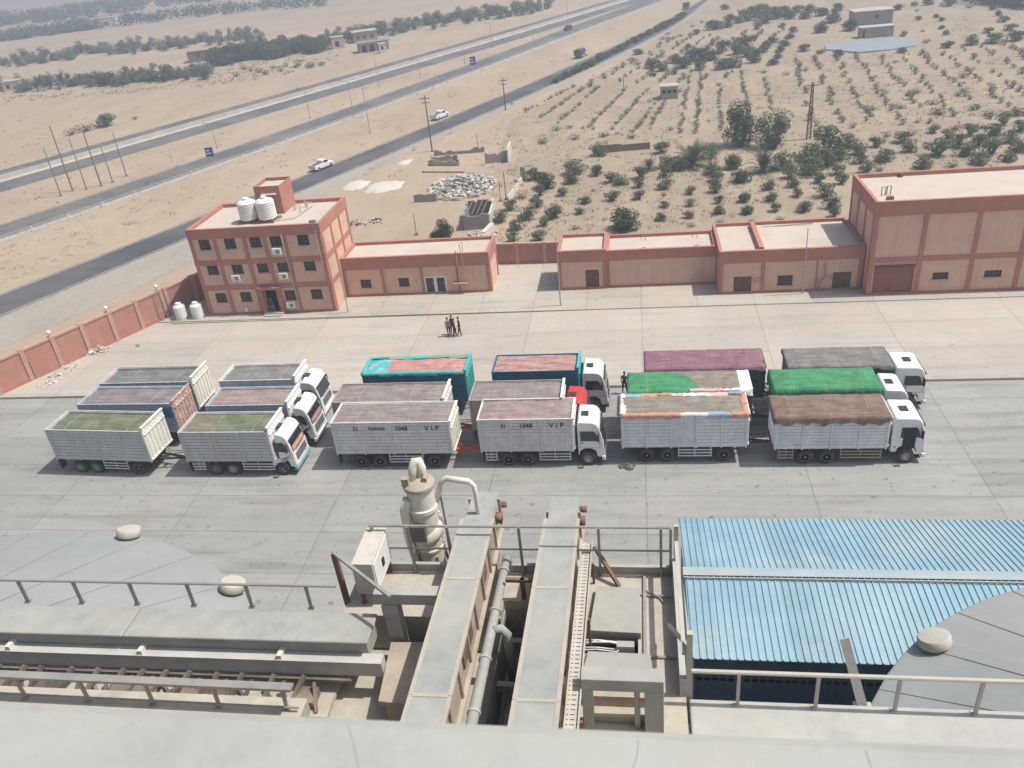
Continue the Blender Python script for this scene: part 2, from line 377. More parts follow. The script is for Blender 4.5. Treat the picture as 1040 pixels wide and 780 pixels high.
def facade(mb, P0, U, L, H, ops, depth=.18, m=0, z0=0):
    "wall plane with real openings and reveals; normal = U x Z"
    P0 = Vector(P0); U = Vector(U); N = U.cross(Vector((0,0,1)))
    us = sorted({0, L} | {o[0] for o in ops} | {o[1] for o in ops}); zs = sorted({z0, H} | {o[2] for o in ops} | {o[3] for o in ops})
    pt = lambda u, z, d=0: P0 + U*u + Vector((0,0,z)) - N*d
    for i in range(len(us)-1):
        for k in range(len(zs)-1):
            uc, zc = (us[i]+us[i+1])/2, (zs[k]+zs[k+1])/2
            if any(o[0] < uc < o[1] and o[2] < zc < o[3] for o in ops): continue
            mb.quad(pt(us[i],zs[k]), pt(us[i+1],zs[k]), pt(us[i+1],zs[k+1]), pt(us[i],zs[k+1]), m)
    for a, b, c, d in ops:
        for (u1,z1),(u2,z2) in (((a,c),(b,c)),((b,c),(b,d)),((b,d),(a,d)),((a,d),(a,c))):
            mb.quad(pt(u1,z1), pt(u1,z1,depth), pt(u2,z2,depth), pt(u2,z2), m)
def window(root, x0, x1, z0, z1, y, mull=1, glass=None):
    "frame set in the opening of a wall that faces -Y, pane a little deeper"
    f = MB(); t = .055; d0, d1 = y+.07, y+.13
    f.box(x0+.002,x1-.002,d0,d1,z0+.002,z0+t); f.box(x0+.002,x1-.002,d0,d1,z1-t,z1-.002); f.box(x0+.002,x0+t,d0,d1,z0+t,z1-t); f.box(x1-t,x1-.002,d0,d1,z0+t,z1-t)
    for k in range(mull):
        c = x0+(x1-x0)*(k+1)/(mull+1); f.box(c-.025,c+.025,d0,d1,z0+t,z1-t)
    for k in range(2):
        c = z0+(z1-z0)*(k+1)/3; f.box(x0+t,x1-t,d0+.01,d1-.01,c-.01,c+.01)
    fo = f.build('window', FRAME, root)
    p = MB(); p.quad((x0,d1+.03,z0),(x1,d1+.03,z0),(x1,d1+.03,z1),(x0,d1+.03,z1)); p.build('pane', glass or GLASS, fo)
    s_ = MB(); s_.box(x0-.07,x1+.07,y-.09,y+.06,z0-.075,z0-.005); s_.build('sill', M('sill_stone', (.50,.38,.32), .9), fo)
    return fo
def doorleaf(root, x0, x1, z0, z1, y, mat, name='door', glazed=False):
    d = MB(); d.box(x0+.01,x1-.01,y+.10,y+.15,z0+.01,z1-.01)
    if not glazed:
        n = max(2, int((x1-x0)/.5)); wd = (x1-x0-.1)/n
        for k in range(n):
            a = x0+.05+wd*k
            d.box(a+.06,a+wd-.06,y+.08,y+.10,z0+.15,z0+(z1-z0)*.48); d.box(a+.06,a+wd-.06,y+.08,y+.10,z0+(z1-z0)*.55,z1-.15)
    o = d.build(name, mat, root)
    h = MB(); h.box(x1-.2,x1-.1,y+.04,y+.08,z0+1.0,z0+1.12); h.build('handle', STEEL, o); return o
def building(name, label, x0, x1, y0, y1, H, ops, band, roofdrop=.35, pil=(), hb=(), cat='building', z0=.09, side=True, backmat=None):
    "local frame: origin at the front left ground corner"
    t = thing(name, label, cat, (x0, y0, 0)); L, D = x1-x0, y1-y0
    wb = MB(); facade(wb, (0,0,0), (1,0,0), L, H-.02, [o[:4] for o in ops], z0=0)
    wb.quad((L,0,0),(L,D,0),(L,D,H-.02),(L,0,H-.02)); wb.quad((L,D,0),(0,D,0),(0,D,H-.02),(L,D,H-.02)); wb.quad((0,D,0),(0,0,0),(0,0,H-.02),(0,D,H-.02))
    # floor slab inside so that the openings do not look through
    wb.quad((.02,.9,0),(L-.02,.9,0),(L-.02,.9,H-.5),(.02,.9,H-.5))
    wb.build('wall', WALL, t)
    rf = MB(); zr = H-roofdrop; rf.quad((.2,.2,zr),(L-.2,.2,zr),(L-.2,D-.2,zr),(.2,D-.2,zr)); rf.build('roof', ROOF, t)
    pb = MB(); o = .06; th = .22
    for a, b, c, d in ((-o,L+o,-o,th),(-o,L+o,D-th,D+o)): pb.box(a,b,c,d,zr-.05,H)
    pb.box(-o,th,th,D-th,zr-.05,H); pb.box(L-th,L+o,th,D-th,zr-.05,H)
    # fascia hanging below the parapet
    pb.box(-o,L+o,-o,-.002,H-band,zr-.05); pb.box(L+.002,L+o,-.002,D+.002,H-band,zr-.05); pb.box(-o,-.002,-.002,D+.002,H-band,zr-.05); pb.box(-o,L+o,D+.002,D+o,H-band,zr-.05)
    pb.build('parapet', BAND, t, bevel=.012)
    tr = MB()
    for u, wd in pil: tr.box(u-wd/2,u+wd/2,-.075,-.003,0,H-band-.003)
    for za, zb_ in hb: tr.box(-.05,L+.05,-.05,-.004,za,zb_); tr.box(L+.004,L+.05,-.004,D-.1,za,zb_)
    if side:
        for v in np.linspace(.25, D-.25, max(2, int(D/2.6)+1)): tr.box(L+.003,L+.075,v-.17,v+.17,0,H-band-.003); tr.box(-.075,-.003,v-.17,v+.17,0,H-band-.003)
    tr.box(-.055,L+.055,-.055,-.006,0,.28)
    parts(tr, 'trim', BAND, t)
    for o_ in ops:
        k = o_[4] if len(o_) > 4 else 'w'
        if k == 'w': window(t, o_[0], o_[1], o_[2], o_[3], 0)
        elif k == 'd': doorleaf(t, o_[0], o_[1], o_[2], o_[3], 0, SHUT)
        elif k == 'g':
            d = doorleaf(t, o_[0], o_[1], o_[2], o_[3], 0, GLASS, 'door', True)
            f = MB(); a, b, c, e = o_[:4]
            for q in ((a-.12,a-.004,c,e+.14),(b+.004,b+.12,c,e+.14),(a-.004,b+.004,e+.004,e+.14)): f.box(q[0],q[1],-.03,.02,q[2],q[3])
            f.build('door_frame', WHITE, t)
    return t
def ac_unit(parent, x, z):
    a = MB(); a.box(x-.42,x+.42,-.36,-.03,z-.3,z+.3); ao = a.build('air_conditioner', WHITE, parent, bevel=.02)
    g = MB(); g.lathe([(.0,-.375),(.2,-.375),(.21,-.362)], 14, (x+.12,0,z), axis='y'); g.build('fan_grille', M('ac_grille', (.25,.25,.24), .6), ao)
    b = MB(); b.box(x-.35,x-.3,-.34,-.03,z-.34,z-.3); b.box(x+.3,x+.35,-.34,-.03,z-.34,z-.3); parts(b, 'bracket', STEEL, ao)
# three-storey office
X0, Y0 = -41.6, 69.2
W_ = []
for zc, xs in ((7.26,(-40.12,-37.57,-35.04,-33.06,-30.39)), (4.76,(-40.02,-37.52,-34.97,-32.96,-30.31)), (1.86,(-39.98,-37.42,-32.89,-30.26))):
    for x in xs: W_.append((x-X0-.56, x-X0+.56, zc-.5, zc+.52, 'w'))
W_.append((-35.45-X0, -34.05-X0, .09, 2.55, 'x'))
OFF = building('office_block', 'three storey pink office block with red bands and two white water tanks on its roof', X0, -28.6, Y0, 77.1, 8.8, W_, 1.0,
    pil=[(.17,.34),(2.55,.34),(5.5,.34),(7.5,.34),(9.45,.34),(12.83,.34)], hb=[(5.2,5.7),(2.65,3.15)])
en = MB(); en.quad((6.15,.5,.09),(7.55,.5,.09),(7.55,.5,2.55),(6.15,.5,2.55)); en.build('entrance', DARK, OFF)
po = MB(); po.box(5.75,6.1,-.35,-.08,.0,2.64); po.box(7.6,7.9,-.35,-.08,0,2.64); po.box(5.7,7.95,-.5,-.08,2.65,2.9); parts(po, 'porch', BAND, OFF)
stp = MB(); stp.box(5.9,7.8,-.9,-.1,.05,.2); stp.box(5.9,7.8,-.6,-.1,.2,.33); stp.build('step', PALE, OFF)
for x, z in ((-33.09,6.38),(-37.81,3.91),(-33.02,3.94),(-32.99,.97)): ac_unit(OFF, x-X0, z)
dp = MB(); dp.tube([(9.25,-.12,8.0),(9.3,-.12,4),(9.36,-.12,.1)], .05, 8); dp.tube([(12.6,-.14,8.2),(12.62,-.14,5)], .035, 6); parts(dp, 'downpipe', M('pipe_grey', (.5,.45,.41), .6, .1, 3), OFF)
sg = MB(); sg.box(3.75,4.05,-.1,-.062,.35,.8); sg.build('meter_box', WHITE, OFF)
# stair tower on the roof
st = MB(); sx0, sx1, sy0, sy1, sz = 5.4, 7.95, 4.6, 7.7, 11.2
facade(st, (sx0,sy0,0), (1,0,0), sx1-sx0, sz, [(1.0,1.95,8.46,10.35)], z0=8.46)
st.quad((sx1,sy0,8.46),(sx1,sy1,8.46),(sx1,sy1,sz),(sx1,sy0,sz)); st.quad((sx1,sy1,8.46),(sx0,sy1,8.46),(sx0,sy1,sz),(sx1,sy1,sz)); st.quad((sx0,sy1,8.46),(sx0,sy0,8.46),(sx0,sy0,sz),(sx0,sy1,sz))
so_ = st.build('stair_tower', BAND, OFF)
s2 = MB(); s2.quad((sx0+.05,sy0+.05,sz-.3),(sx1-.05,sy0+.05,sz-.3),(sx1-.05,sy1-.05,sz-.3),(sx0+.05,sy1-.05,sz-.3)); s2.build('tower_roof', ROOF, so_)
s3 = MB(); s3.box(sx0+1.0,sx0+1.95,sy0+.14,sy0+.18,8.46,10.35); s3.build('door', M('pale_door', (.40,.30,.23), .7, .15, 2), so_)
s4 = MB(); s4.box(sx0+.7,sx0+2.2,sy0-.45,sy0-.003,10.42,10.5); s4.build('canopy', ROOF, so_)
# roof clutter
rc = MB(); rr = random.Random(3)
for k in range(5): x = rr.uniform(8.2, 10.2); y = rr.uniform(4.8, 6.6); rc.tube([(x,y,8.46),(x,y,9.0+rr.random()*.3)], .05, 6); rc.tube([(x,y,8.9),(x+rr.uniform(.3,.8),y+.1,8.9)], .04, 6)
rc.tube([(7.6,2.2,8.56),(9.6,2.6,8.56),(10.2,6.4,8.56)], .04, 6); rc.box(7.7,8.2,3.2,3.5,8.46,8.75); rc.box(12.0,12.5,.3,.6,8.6,9.0); rc.box(12.3,12.75,.1,.35,8.82,9.1)
parts(rc, 'roof_pipe', M('pipe_grey', (.5,.45,.41)), OFF)
def tank(x, y, z, label, r=.85, h=1.75, stand=True, group=None):
    t = thing('water_tank', label, 'water tank', (x, y, z), 0, group); s_ = .3 if stand else .0
    b = MB(); prof = [(r*.96, s_)]
    for k in range(8):
        zz = s_+h*.86*k/8; prof += [(r, zz+.03), (r, zz+h*.86/8-.05), (r*.965, zz+h*.86/8-.02)]
    prof += [(r*.9, s_+h*.9), (r*.55, s_+h*.97), (.28, s_+h*.985), (.28, s_+h*1.03), (.24, s_+h*1.05), (0.001, s_+h*1.05)]
    b.lathe(prof, 28); b.build('tank_body', WHITE, t, True, angle=40)
    ld = MB(); ld.lathe([(.30,s_+h*1.02),(.31,s_+h*1.06),(.2,s_+h*1.1),(.001,s_+h*1.11)], 16); ld.build('lid', WHITE, t, True)
    if stand:
        q = MB()
        for a in (-.7,0,.7): q.bar((a,-.85,.22),(a,.85,.22),.08,.12)
        for a in (-.8,.8): q.bar((-.85,a,.1),(.85,a,.1),.08,.12)
        for a in (-.75,.75):
            for c in (-.75,.75): q.bar((a,c,0),(a,c,.2),.09,.09)
        q.build('stand', M('rusty_steel', (.22,.13,.09), .8, .3, 4), t)
    pp = MB(); pp.tube([(r*.9,-.2,s_+.15),(r+.25,-.2,s_+.15),(r+.25,-.2,0.02)], .03, 6); pp.build('outlet_pipe', STEEL, t); return t
tank(-36.35, 71.9, 8.45, 'left ribbed white water tank on the office roof', 0.88, 1.85)
tank(-34.5, 71.85, 8.45, 'right ribbed white water tank on the office roof, before the stair tower', 0.88, 1.9)
p1, p2 = at(184,325), at(201,324)
tank(p1.x, p1.y+.3, .09, 'white water tank on the ground nearest the perimeter wall', .58, 1.5, False)
tank(p2.x, p2.y+.3, .09, 'white water tank on the ground nearest the office block corner', .58, 1.5, False)
# low blocks
b2x, b2y = -28.53, 72.5
B2 = building('low_store', 'single storey pink block joined to the office, with two open glazed doors', b2x, -14.0, b2y, 77.0, 4.1,
    [(-26.95-b2x,-25.9-b2x,.92,1.82,'w'),(-23.1-b2x,-22.05-b2x,.92,1.82,'w'),(-20.4-b2x,-19.6-b2x,.09,1.72,'g'),(-19.3-b2x,-18.5-b2x,.09,1.72,'g')], 1.25, .3,
    pil=[(.12,.24),(3.9,.28),(7.85,.28),(11.4,.28),(14.38,.28)])
v = MB(); v.tube([(11.5,-.16,4.4),(11.55,-.16,1.2)], .05, 6); v.tube([(11.9,1.2,3.85),(11.9,1.2,5.0),(11.9,-.1,5.0),(12.1,-.1,2.6)], .035, 6); v.box(10.9,12.3,-.45,-.1,1.0,1.2); v.tube([(7.2,-.1,1.5),(7.2,-.1,1.3)], .09, 8); parts(v, 'vent_pipe', M('pipe_pink', (.45,.30,.24)), B2)
b3x, b3y = -7.4, 72.2
B3 = building('gatehouse', 'short pink block with one brown door, left of the long blank block', b3x, -2.95, b3y, 76.8, 3.95, [(-4.9-b3x,-3.65-b3x,.09,1.98,'d')], 1.15, .3, pil=[(.12,.24),(4.3,.28)])
b4x, b4y = -2.88, 72.35
B4 = building('blank_store', 'long blank pink block without openings between two low blocks', b4x, 7.0, b4y, 76.6, 3.75, [], 1.0, .3, pil=[(.12,.2)])
v = MB()
for x in (3.2, 8.0):
    v.tube([(x,.35,3.46),(x,.35,3.75),(x+.35,.35,3.75),(x+.35,.9,3.5)], .03, 6); v.tube([(x,3.4,3.46),(x,3.4,3.8),(x+.4,3.4,3.8),(x+.4,3.0,3.5)], .03, 6)
parts(v, 'roof_pipe', M('pipe_red', (.25,.12,.1)), B4)
b5x, b5y = 7.1, 69.9
B5 = building('workshop', 'low pink block with two brown doors beside the tall shed', b5x, 19.15, b5y, 77.4, 4.1,
    [(8.35-b5x,9.9-b5x,.09,1.68,'d'),(12.1-b5x,13.4-b5x,.68,1.65,'w'),(16.75-b5x,18.3-b5x,.09,1.75,'d')], 1.15, .3, pil=[(.15,.3),(3.75,.32),(8.3,.1),(11.85,.3)])
v = MB(); v.box(3.35,3.75,.3,7.1,3.82,4.25); v.build('roof_divider', BAND, B5)
v = MB(); v.box(3.0,3.5,-.2,-.08,1.15,1.45); v.box(9.3,9.6,-.2,-.08,1.2,1.45); v.tube([(9.0,-.1,2.8),(9.0,-.1,1.4),(8.6,-.1,.9),(8.6,-.1,.1)], .06, 6); v.tube([(4.4,6.7,3.8),(9.0,6.7,3.95)], .05, 6); parts(v, 'wall_box', M('pipe_pink', (.45,.30,.24)), B5)
b6x, b6y = 19.3, 68.6
B6 = building('tall_shed', 'tall pink industrial shed with brown roller shutter at the right edge', b6x, 42, b6y, 76.7, 8.3,
    [(19.75-b6x,23.0-b6x,.09,2.75,'x'),(24.5-b6x,25.75-b6x,1.28,1.92,'w'),(28.55-b6x,29.9-b6x,1.3,1.93,'w'),(33-b6x,34.3-b6x,1.3,1.93,'w')], 1.25, .35,
    pil=[(.17,.34),(4.0,.36),(8.1,.36),(11.8,.36),(15.8,.36),(19.5,.36)], hb=[(3.0,3.45)])
s_ = MB(); n = 20
for k in range(n): z = .09+2.64*k/n; s_.box(.47,3.68,.10,.13,z+.004,z+2.64/n-.02)
s_.build('roller_shutter', ROLLER, B6)
s_ = MB(); s_.box(.4,3.72,.13,.30,.05,2.77); s_.box(.43,3.7,-.14,-.08,2.62,2.78); s_.build('shutter_housing', M('dark_red', (.12,.06,.05)), B6)
v = MB()
for x in (3.9, 14.5): v.box(x-.12,x+.12,7.5,7.86,7.96,8.28)
v.tube([(1.0,2.6,7.95),(1.0,2.6,8.7),(1.3,2.6,8.7),(1.3,2.6,7.95)], .04, 6); v.tube([(1.5,2.9,7.95),(1.5,2.9,8.7),(1.8,2.9,8.7),(1.8,2.9,7.95)], .04, 6); v.box(1.2,1.7,1.4,1.8,7.95,8.2)
parts(v, 'roof_vent', M('pipe_red', (.25,.12,.1)), B6)
# walls: gap wall and perimeter wall with recessed panels
def panel_wall(name, label, A, B, h, npan, thick=.22, lamps=(), stepped=False):
    A = Vector((*A, 0)); B = Vector((*B, 0)); L = (B-A).length; t = thing(name, label, 'wall', A, math.atan2((B-A).y, (B-A).x))
    w1 = MB(); w1.box(0, L, 0, thick, 0, h-.18); w1.build('wall_panel', M('red_panel', (.44,.22,.175), .9, .1, .8, grime=.25), t)
    c = MB(); c.box(-.02, L+.02, -.07, thick+.07, h-.18, h)
    for k in range(npan+1):
        u = L*k/npan; c.box(u-.19, u+.19, -.10, thick+.10, 0, h+.06)
    c.build('pier', M('pink_pier', (.50,.31,.25), .9, .08, 1, grime=.2), t)
    p = MB()
    for k in range(npan):
        a, b = L*k/npan+.19, L*(k+1)/npan-.19; p.box(a, b, -.05, -.002, 0, .34)
    p.build('plinth', BAND, t)
    for u in lamps:
        s2 = MB(); s2.lathe([(.03,h+.06),(.03,h+.22),(.1,h+.24),(.16,h+.33),(.18,h+.42),(.15,h+.54),(.08,h+.6),(.001,h+.62)], 12, (u,thick/2,0)); s2.build('globe_lamp', WHITE, t, True)
    return t
PW = panel_wall('perimeter_wall', 'pink perimeter wall with recessed red panels, piers and white globe lamps', (wl(42.0),42.0), (wl(69.2),69.2), 2.95, 11, lamps=(19.46,25.02,30.4))
PW2 = panel_wall('perimeter_wall', 'shaded end of the pink perimeter wall behind the office block', (wl(69.2)+.25,69.6), (-41.7,78.5), 2.95, 3)
ip = MB(); ip.box(16.95,19.2,-.12,-.052,.0,1.75); ip.build('gate_panel', M('red_panel', (.36,.165,.13)), PW)
panel_wall('compound_wall', 'red panelled wall closing the gap between the low blocks', (-15.2,79.6), (-6.5,79.2), 2.3, 3)
# ---------------------------------------------------------------- trucks and trailers
RUB = M('tyre_rubber', (.03,.029,.028), .85, .2, 3, dust=.6, dustcol=(.16,.135,.11))
RIM = M('steel_rim', (.48,.46,.43), .5, .2, 4, metal=.3, dust=.5, dustcol=(.25,.2,.16))
CHAS = M('chassis_black', (.035,.033,.032), .7, .2, 2, dust=.5, dustcol=(.15,.12,.09))
CABW = M('cab_white', (.80,.80,.79), .35, .04, 1.5, spec=.5, dust=.15, dustcol=(.66,.62,.55))
CABR = M('cab_red', (.52,.035,.035), .35, .1, 1.5, spec=.5, dust=.2, dustcol=(.5,.3,.25))
WIND = M('windscreen', (.02,.026,.034), .1, .2, 1, spec=.6)
PLAS = M('black_plastic', (.04,.04,.042), .6, .2, 2)
LENS = M('headlight_lens', (.7,.7,.68), .2, .05, 2)
INK = M('sign_ink', (.05,.035,.03), .8, .3, 6); INKR = M('sign_ink_red', (.32,.05,.04), .8, .3, 6)
def boxmat(n, c, **k): return M(n, c, .7, k.get('var', .12), 1.6, dust=k.get('dust', .35), dustcol=(.44,.41,.36), grime=.35, bump=.1, wx=.4)
SILV = boxmat('silver_boards', (.70,.69,.68)); SILD = boxmat('dull_silver_boards', (.56,.555,.55)); WHT = boxmat('white_boards', (.76,.78,.80), dust=.15)
TEAL = boxmat('teal_boards', (.016,.16,.25), dust=.06); GRN = boxmat('green_boards', (.012,.09,.07), dust=.08); BLUG = boxmat('bluegrey_boards', (.46,.50,.56))
CRM = M('cream_front_board', (.78,.75,.66), .6, .1, 2, grime=.25)
def tarpmat(n, c, v=.22, s=2.2, dust=.35):
    "woven sheet: creases and faded streaks along the truck"
    m = M(n, c, .9, v, s, bump=.3, dust=dust, dustcol=(.36,.32,.27)); nd = m.node_tree.nodes; lk = m.node_tree.links; b = nd['Principled BSDF']
    tc = nd.new('ShaderNodeTexCoord'); mp = nd.new('ShaderNodeMapping'); mp.inputs['Scale'].default_value = (.35, 5.5, 1); lk.new(tc.outputs['Object'], mp.inputs[0])
    t = nd.new('ShaderNodeTexNoise'); t.inputs['Scale'].default_value = 1.6; t.inputs['Detail'].default_value = 5; lk.new(mp.outputs[0], t.inputs['Vector'])
    src = b.inputs['Base Color'].links[0].from_socket; k = nd.new('ShaderNodeMix'); k.data_type = 'RGBA'; k.blend_type = 'MULTIPLY'; k.inputs[0].default_value = 1
    mr = nd.new('ShaderNodeMapRange'); mr.inputs[1].default_value = .3; mr.inputs[2].default_value = .7; mr.inputs[3].default_value = .68; mr.inputs[4].default_value = 1.22; lk.new(t.outputs[0], mr.inputs[0])
    cc = nd.new('ShaderNodeCombineColor')
    for i in range(3): lk.new(mr.outputs[0], cc.inputs[i])
    lk.new(src, k.inputs[6]); lk.new(cc.outputs[0], k.inputs[7]); lk.new(k.outputs[2], b.inputs['Base Color'])
    bp = nd.new('ShaderNodeBump'); bp.inputs['Strength'].default_value = .6; bp.inputs['Distance'].default_value = .05; lk.new(t.outputs[0], bp.inputs['Height']); lk.new(b.inputs['Normal'].links[0].from_socket, bp.inputs['Normal']); lk.new(bp.outputs[0], b.inputs['Normal'])
    return m
T_GRN = tarpmat('olive_tarp', (.135,.165,.095)); T_GREY = tarpmat('grey_tarp', (.20,.20,.195)); T_BRN = tarpmat('greybrown_tarp', (.255,.215,.205)); T_PNK = tarpmat('pinkbrown_tarp', (.30,.225,.21))
T_TAN = tarpmat('tan_tarp', (.25,.215,.175)); T_BROWN = tarpmat('brown_tarp', (.20,.135,.105)); T_GREEN = tarpmat('green_tarp', (.055,.26,.115), dust=.15); T_PURP = tarpmat('purple_tarp', (.25,.12,.16), dust=.2); T_BGREY = tarpmat('striped_grey_tarp', (.19,.185,.175))
T_RED = tarpmat('faded_red_tarp', (.50,.25,.22)); T_PURG = tarpmat('purplegrey_tarp', (.215,.185,.195)); T_GG = tarpmat('greengrey_tarp', (.165,.18,.165)); T_OLB = tarpmat('olivebrown_tarp', (.20,.175,.115))
CLOTH = [M('fringe_orange', (.58,.29,.19), .9, .15, 3), M('fringe_white', (.75,.73,.70), .9, .08, 3), M('fringe_pink', (.72,.45,.45), .9, .1, 3), M('fringe_green', (.22,.38,.27), .9, .15, 3), M('fringe_blue', (.30,.40,.48), .9, .15, 3), M('fringe_teal', (.07,.44,.43), .9, .15, 3), M('fringe_cream', (.66,.60,.36), .9, .1, 3)]
def noise2(x, y, s):
    return (math.sin(x*1.7+s*1.3)*math.cos(y*2.1-s) + .5*math.sin(x*3.9-y*2.7+s*2.2) + .3*math.sin(x*7.1+y*5.3+s*.7))/1.8
TY = {}
def wheel(parent, x, y, r=.5, wd=.3, side=-1):
    "side -1: hub shows to -Y"
    key = (round(r, 2), round(wd, 2), side)
    if key not in TY:
        t = MB(); h = wd/2
        t.lathe([(r*.56,-h),(r*.62,-h-.012),(r*.86,-h-.015),(r*.97,-h*.8),(r,-h*.5),(r*.985,-h*.45),(r*.985,h*.45),(r,h*.5),(r*.97,h*.8),(r*.86,h+.015),(r*.62,h+.012),(r*.56,h)], 24, axis='y')
        q = MB(); e = side*h
        q.lathe([(r*.565,e*1.0),(r*.55,e*1.05),(r*.5,e*.85),(r*.42,e*.5),(r*.3,e*.42),(r*.28,e*.75),(r*.2,e*.95),(r*.1,e*1.02),(.001,e*1.02)], 20, axis='y')
        q.lathe([(r*.56,-e*.9),(r*.3,-e*.4),(.001,-e*.4)], 16, axis='y')
        TY[key] = (t.mesh('wheel', RUB, True), q.mesh('rim', RIM, True))
    o = link('wheel', TY[key][0], parent); o.location = (x, y, r); o.rotation_euler = (0, random.uniform(0, 3), 0); link('rim', TY[key][1], o); return o
def text(body, size, mat, parent, loc, rot, name='lettering'):
    c = bpy.data.curves.new(name, 'FONT'); c.body = body; c.size = size; c.extrude = .004; c.offset = .006; c.align_x = 'CENTER'; c.align_y = 'CENTER'
    tmp = bpy.data.objects.new('tmp', c); COL.objects.link(tmp); bpy.context.view_layer.update()
    me = bpy.data.meshes.new_from_object(tmp.evaluated_get(bpy.context.evaluated_depsgraph_get())); bpy.data.objects.remove(tmp); bpy.data.curves.remove(c)
    me.materials.clear(); me.materials.append(mat); o = link(name, me, parent); o.location = loc; o.rotation_euler = rot; return o
BW = 2.5
PAINTED = M('painted_board', (.60,.42,.38), .6, .2, 2.0, wx=.5); _n = PAINTED.node_tree.nodes; _l = PAINTED.node_tree.links
_t = _n.new('ShaderNodeTexNoise'); _t.inputs['Scale'].default_value = 2.3; _r = _n.new('ShaderNodeValToRGB'); _r.color_ramp.interpolation = 'CONSTANT'
for _p, _c in ((0,(.62,.50,.44)),(.44,(.55,.25,.27)),(.51,(.62,.45,.16)),(.56,(.25,.28,.38)),(.61,(.60,.36,.36))): 
    _e = _r.color_ramp.elements.new(_p); _e.color = (*_c, 1)
_tc = _n.new('ShaderNodeTexCoord'); _l.new(_tc.outputs['Object'], _t.inputs['Vector']); _l.new(_t.outputs[0], _r.inputs[0]); _l.new(_r.outputs[0], _n['Principled BSDF'].inputs['Base Color'])
def cargo(t, x0, x1, zf, zt, mat, style='slats', sections=4, front=None, rear=None):
    "open cargo box: floor, four boarded sides with posts; x0 rear, x1 front"
    b = MB(); h = BW/2; L = x1-x0; th = .07
    b.box(x0,x1,-h,h,zf-.1,zf)
    b.box(x0,x1,-h,-h+th,zf,zt); b.box(x0,x1,h-th,h,zf,zt); b.box(x0,x0+th,-h+th,h-th,zf,zt); b.box(x1-th,x1,-h+th,h-th,zf,zt)
    step = L/sections
    for s_ in (-1, 1):
        ya, yb = (-h-.035, -h-.001) if s_ < 0 else (h+.001, h+.035); yp = (-h-.075, -h-.001) if s_ < 0 else (h+.001, h+.075)
        for k in range(sections+1):
            c = min(max(x0+step*k, x0+.05), x1-.05); b.box(c-.05, c+.05, yp[0], yp[1], zf-.12, zt+.02)
        n = 9
        for q in range(sections):
            a, e = x0+step*q+.07, x0+step*(q+1)-.07
            if style == 'door' and q == sections//2 or style == 'vert':
                m_ = max(4, int((e-a)/.16))
                for k in range(m_): c = a+(e-a)*(k+.5)/m_; b.box(c-.045, c+.045, ya, yb, zf+.02, zt-.05)
            elif style == 'mixed':
                for k in range(5): z = zf+(zt-zf)*(.5+.5*(k+.08)/5); b.box(a, e, ya, yb, z, z+(zt-zf)*.5/5*.78)
                m_ = 7
                for k in range(m_): c = a+(e-a)*(k+.5)/m_; b.box(c-.06, c+.06, ya, yb, zf+.03, zf+(zt-zf)*.47)
            else:
                for k in range(n): z = zf+(zt-zf)*(k+.1)/n; b.box(a, e, ya, yb, z, z+(zt-zf)/n*.74)
        b.box(x0-.01, x1+.01, (-h-.06 if s_ < 0 else h-.02), (-h+.02 if s_ < 0 else h+.06), zt, zt+.07)
    for k in range(6): z = zf+(zt-zf)*(k+.1)/6; b.box(x0-.035, x0-.001, -h+.05, h-.05, z, z+(zt-zf)/6*.75)
    b.box(x0-.03, x0+.05, -h, h, zt, zt+.07)
    o = b.build('cargo_box', mat, t)
    f = MB(); hf = zt + (front[1] if front else .0)
    f.box(x1+.001, x1+.06, -h-.02, h+.02, zf, hf); f.box(x1-.06, x1+.12, -h-.05, h+.05, hf, hf+.09)
    for k in range(6): c = -h+.2+(BW-.4)*k/5; f.box(x1+.062, x1+.11, c-.05, c+.05, zf+.1, hf-.3)
    f.box(x1+.062, x1+.13, -h, h, zf+(hf-zf)*.78, zf+(hf-zf)*.82); f.box(x1+.062, x1+.13, -h, h, zf+.05, zf+.13)
    f.build('front_board', front[0] if front else mat, o)
    return o
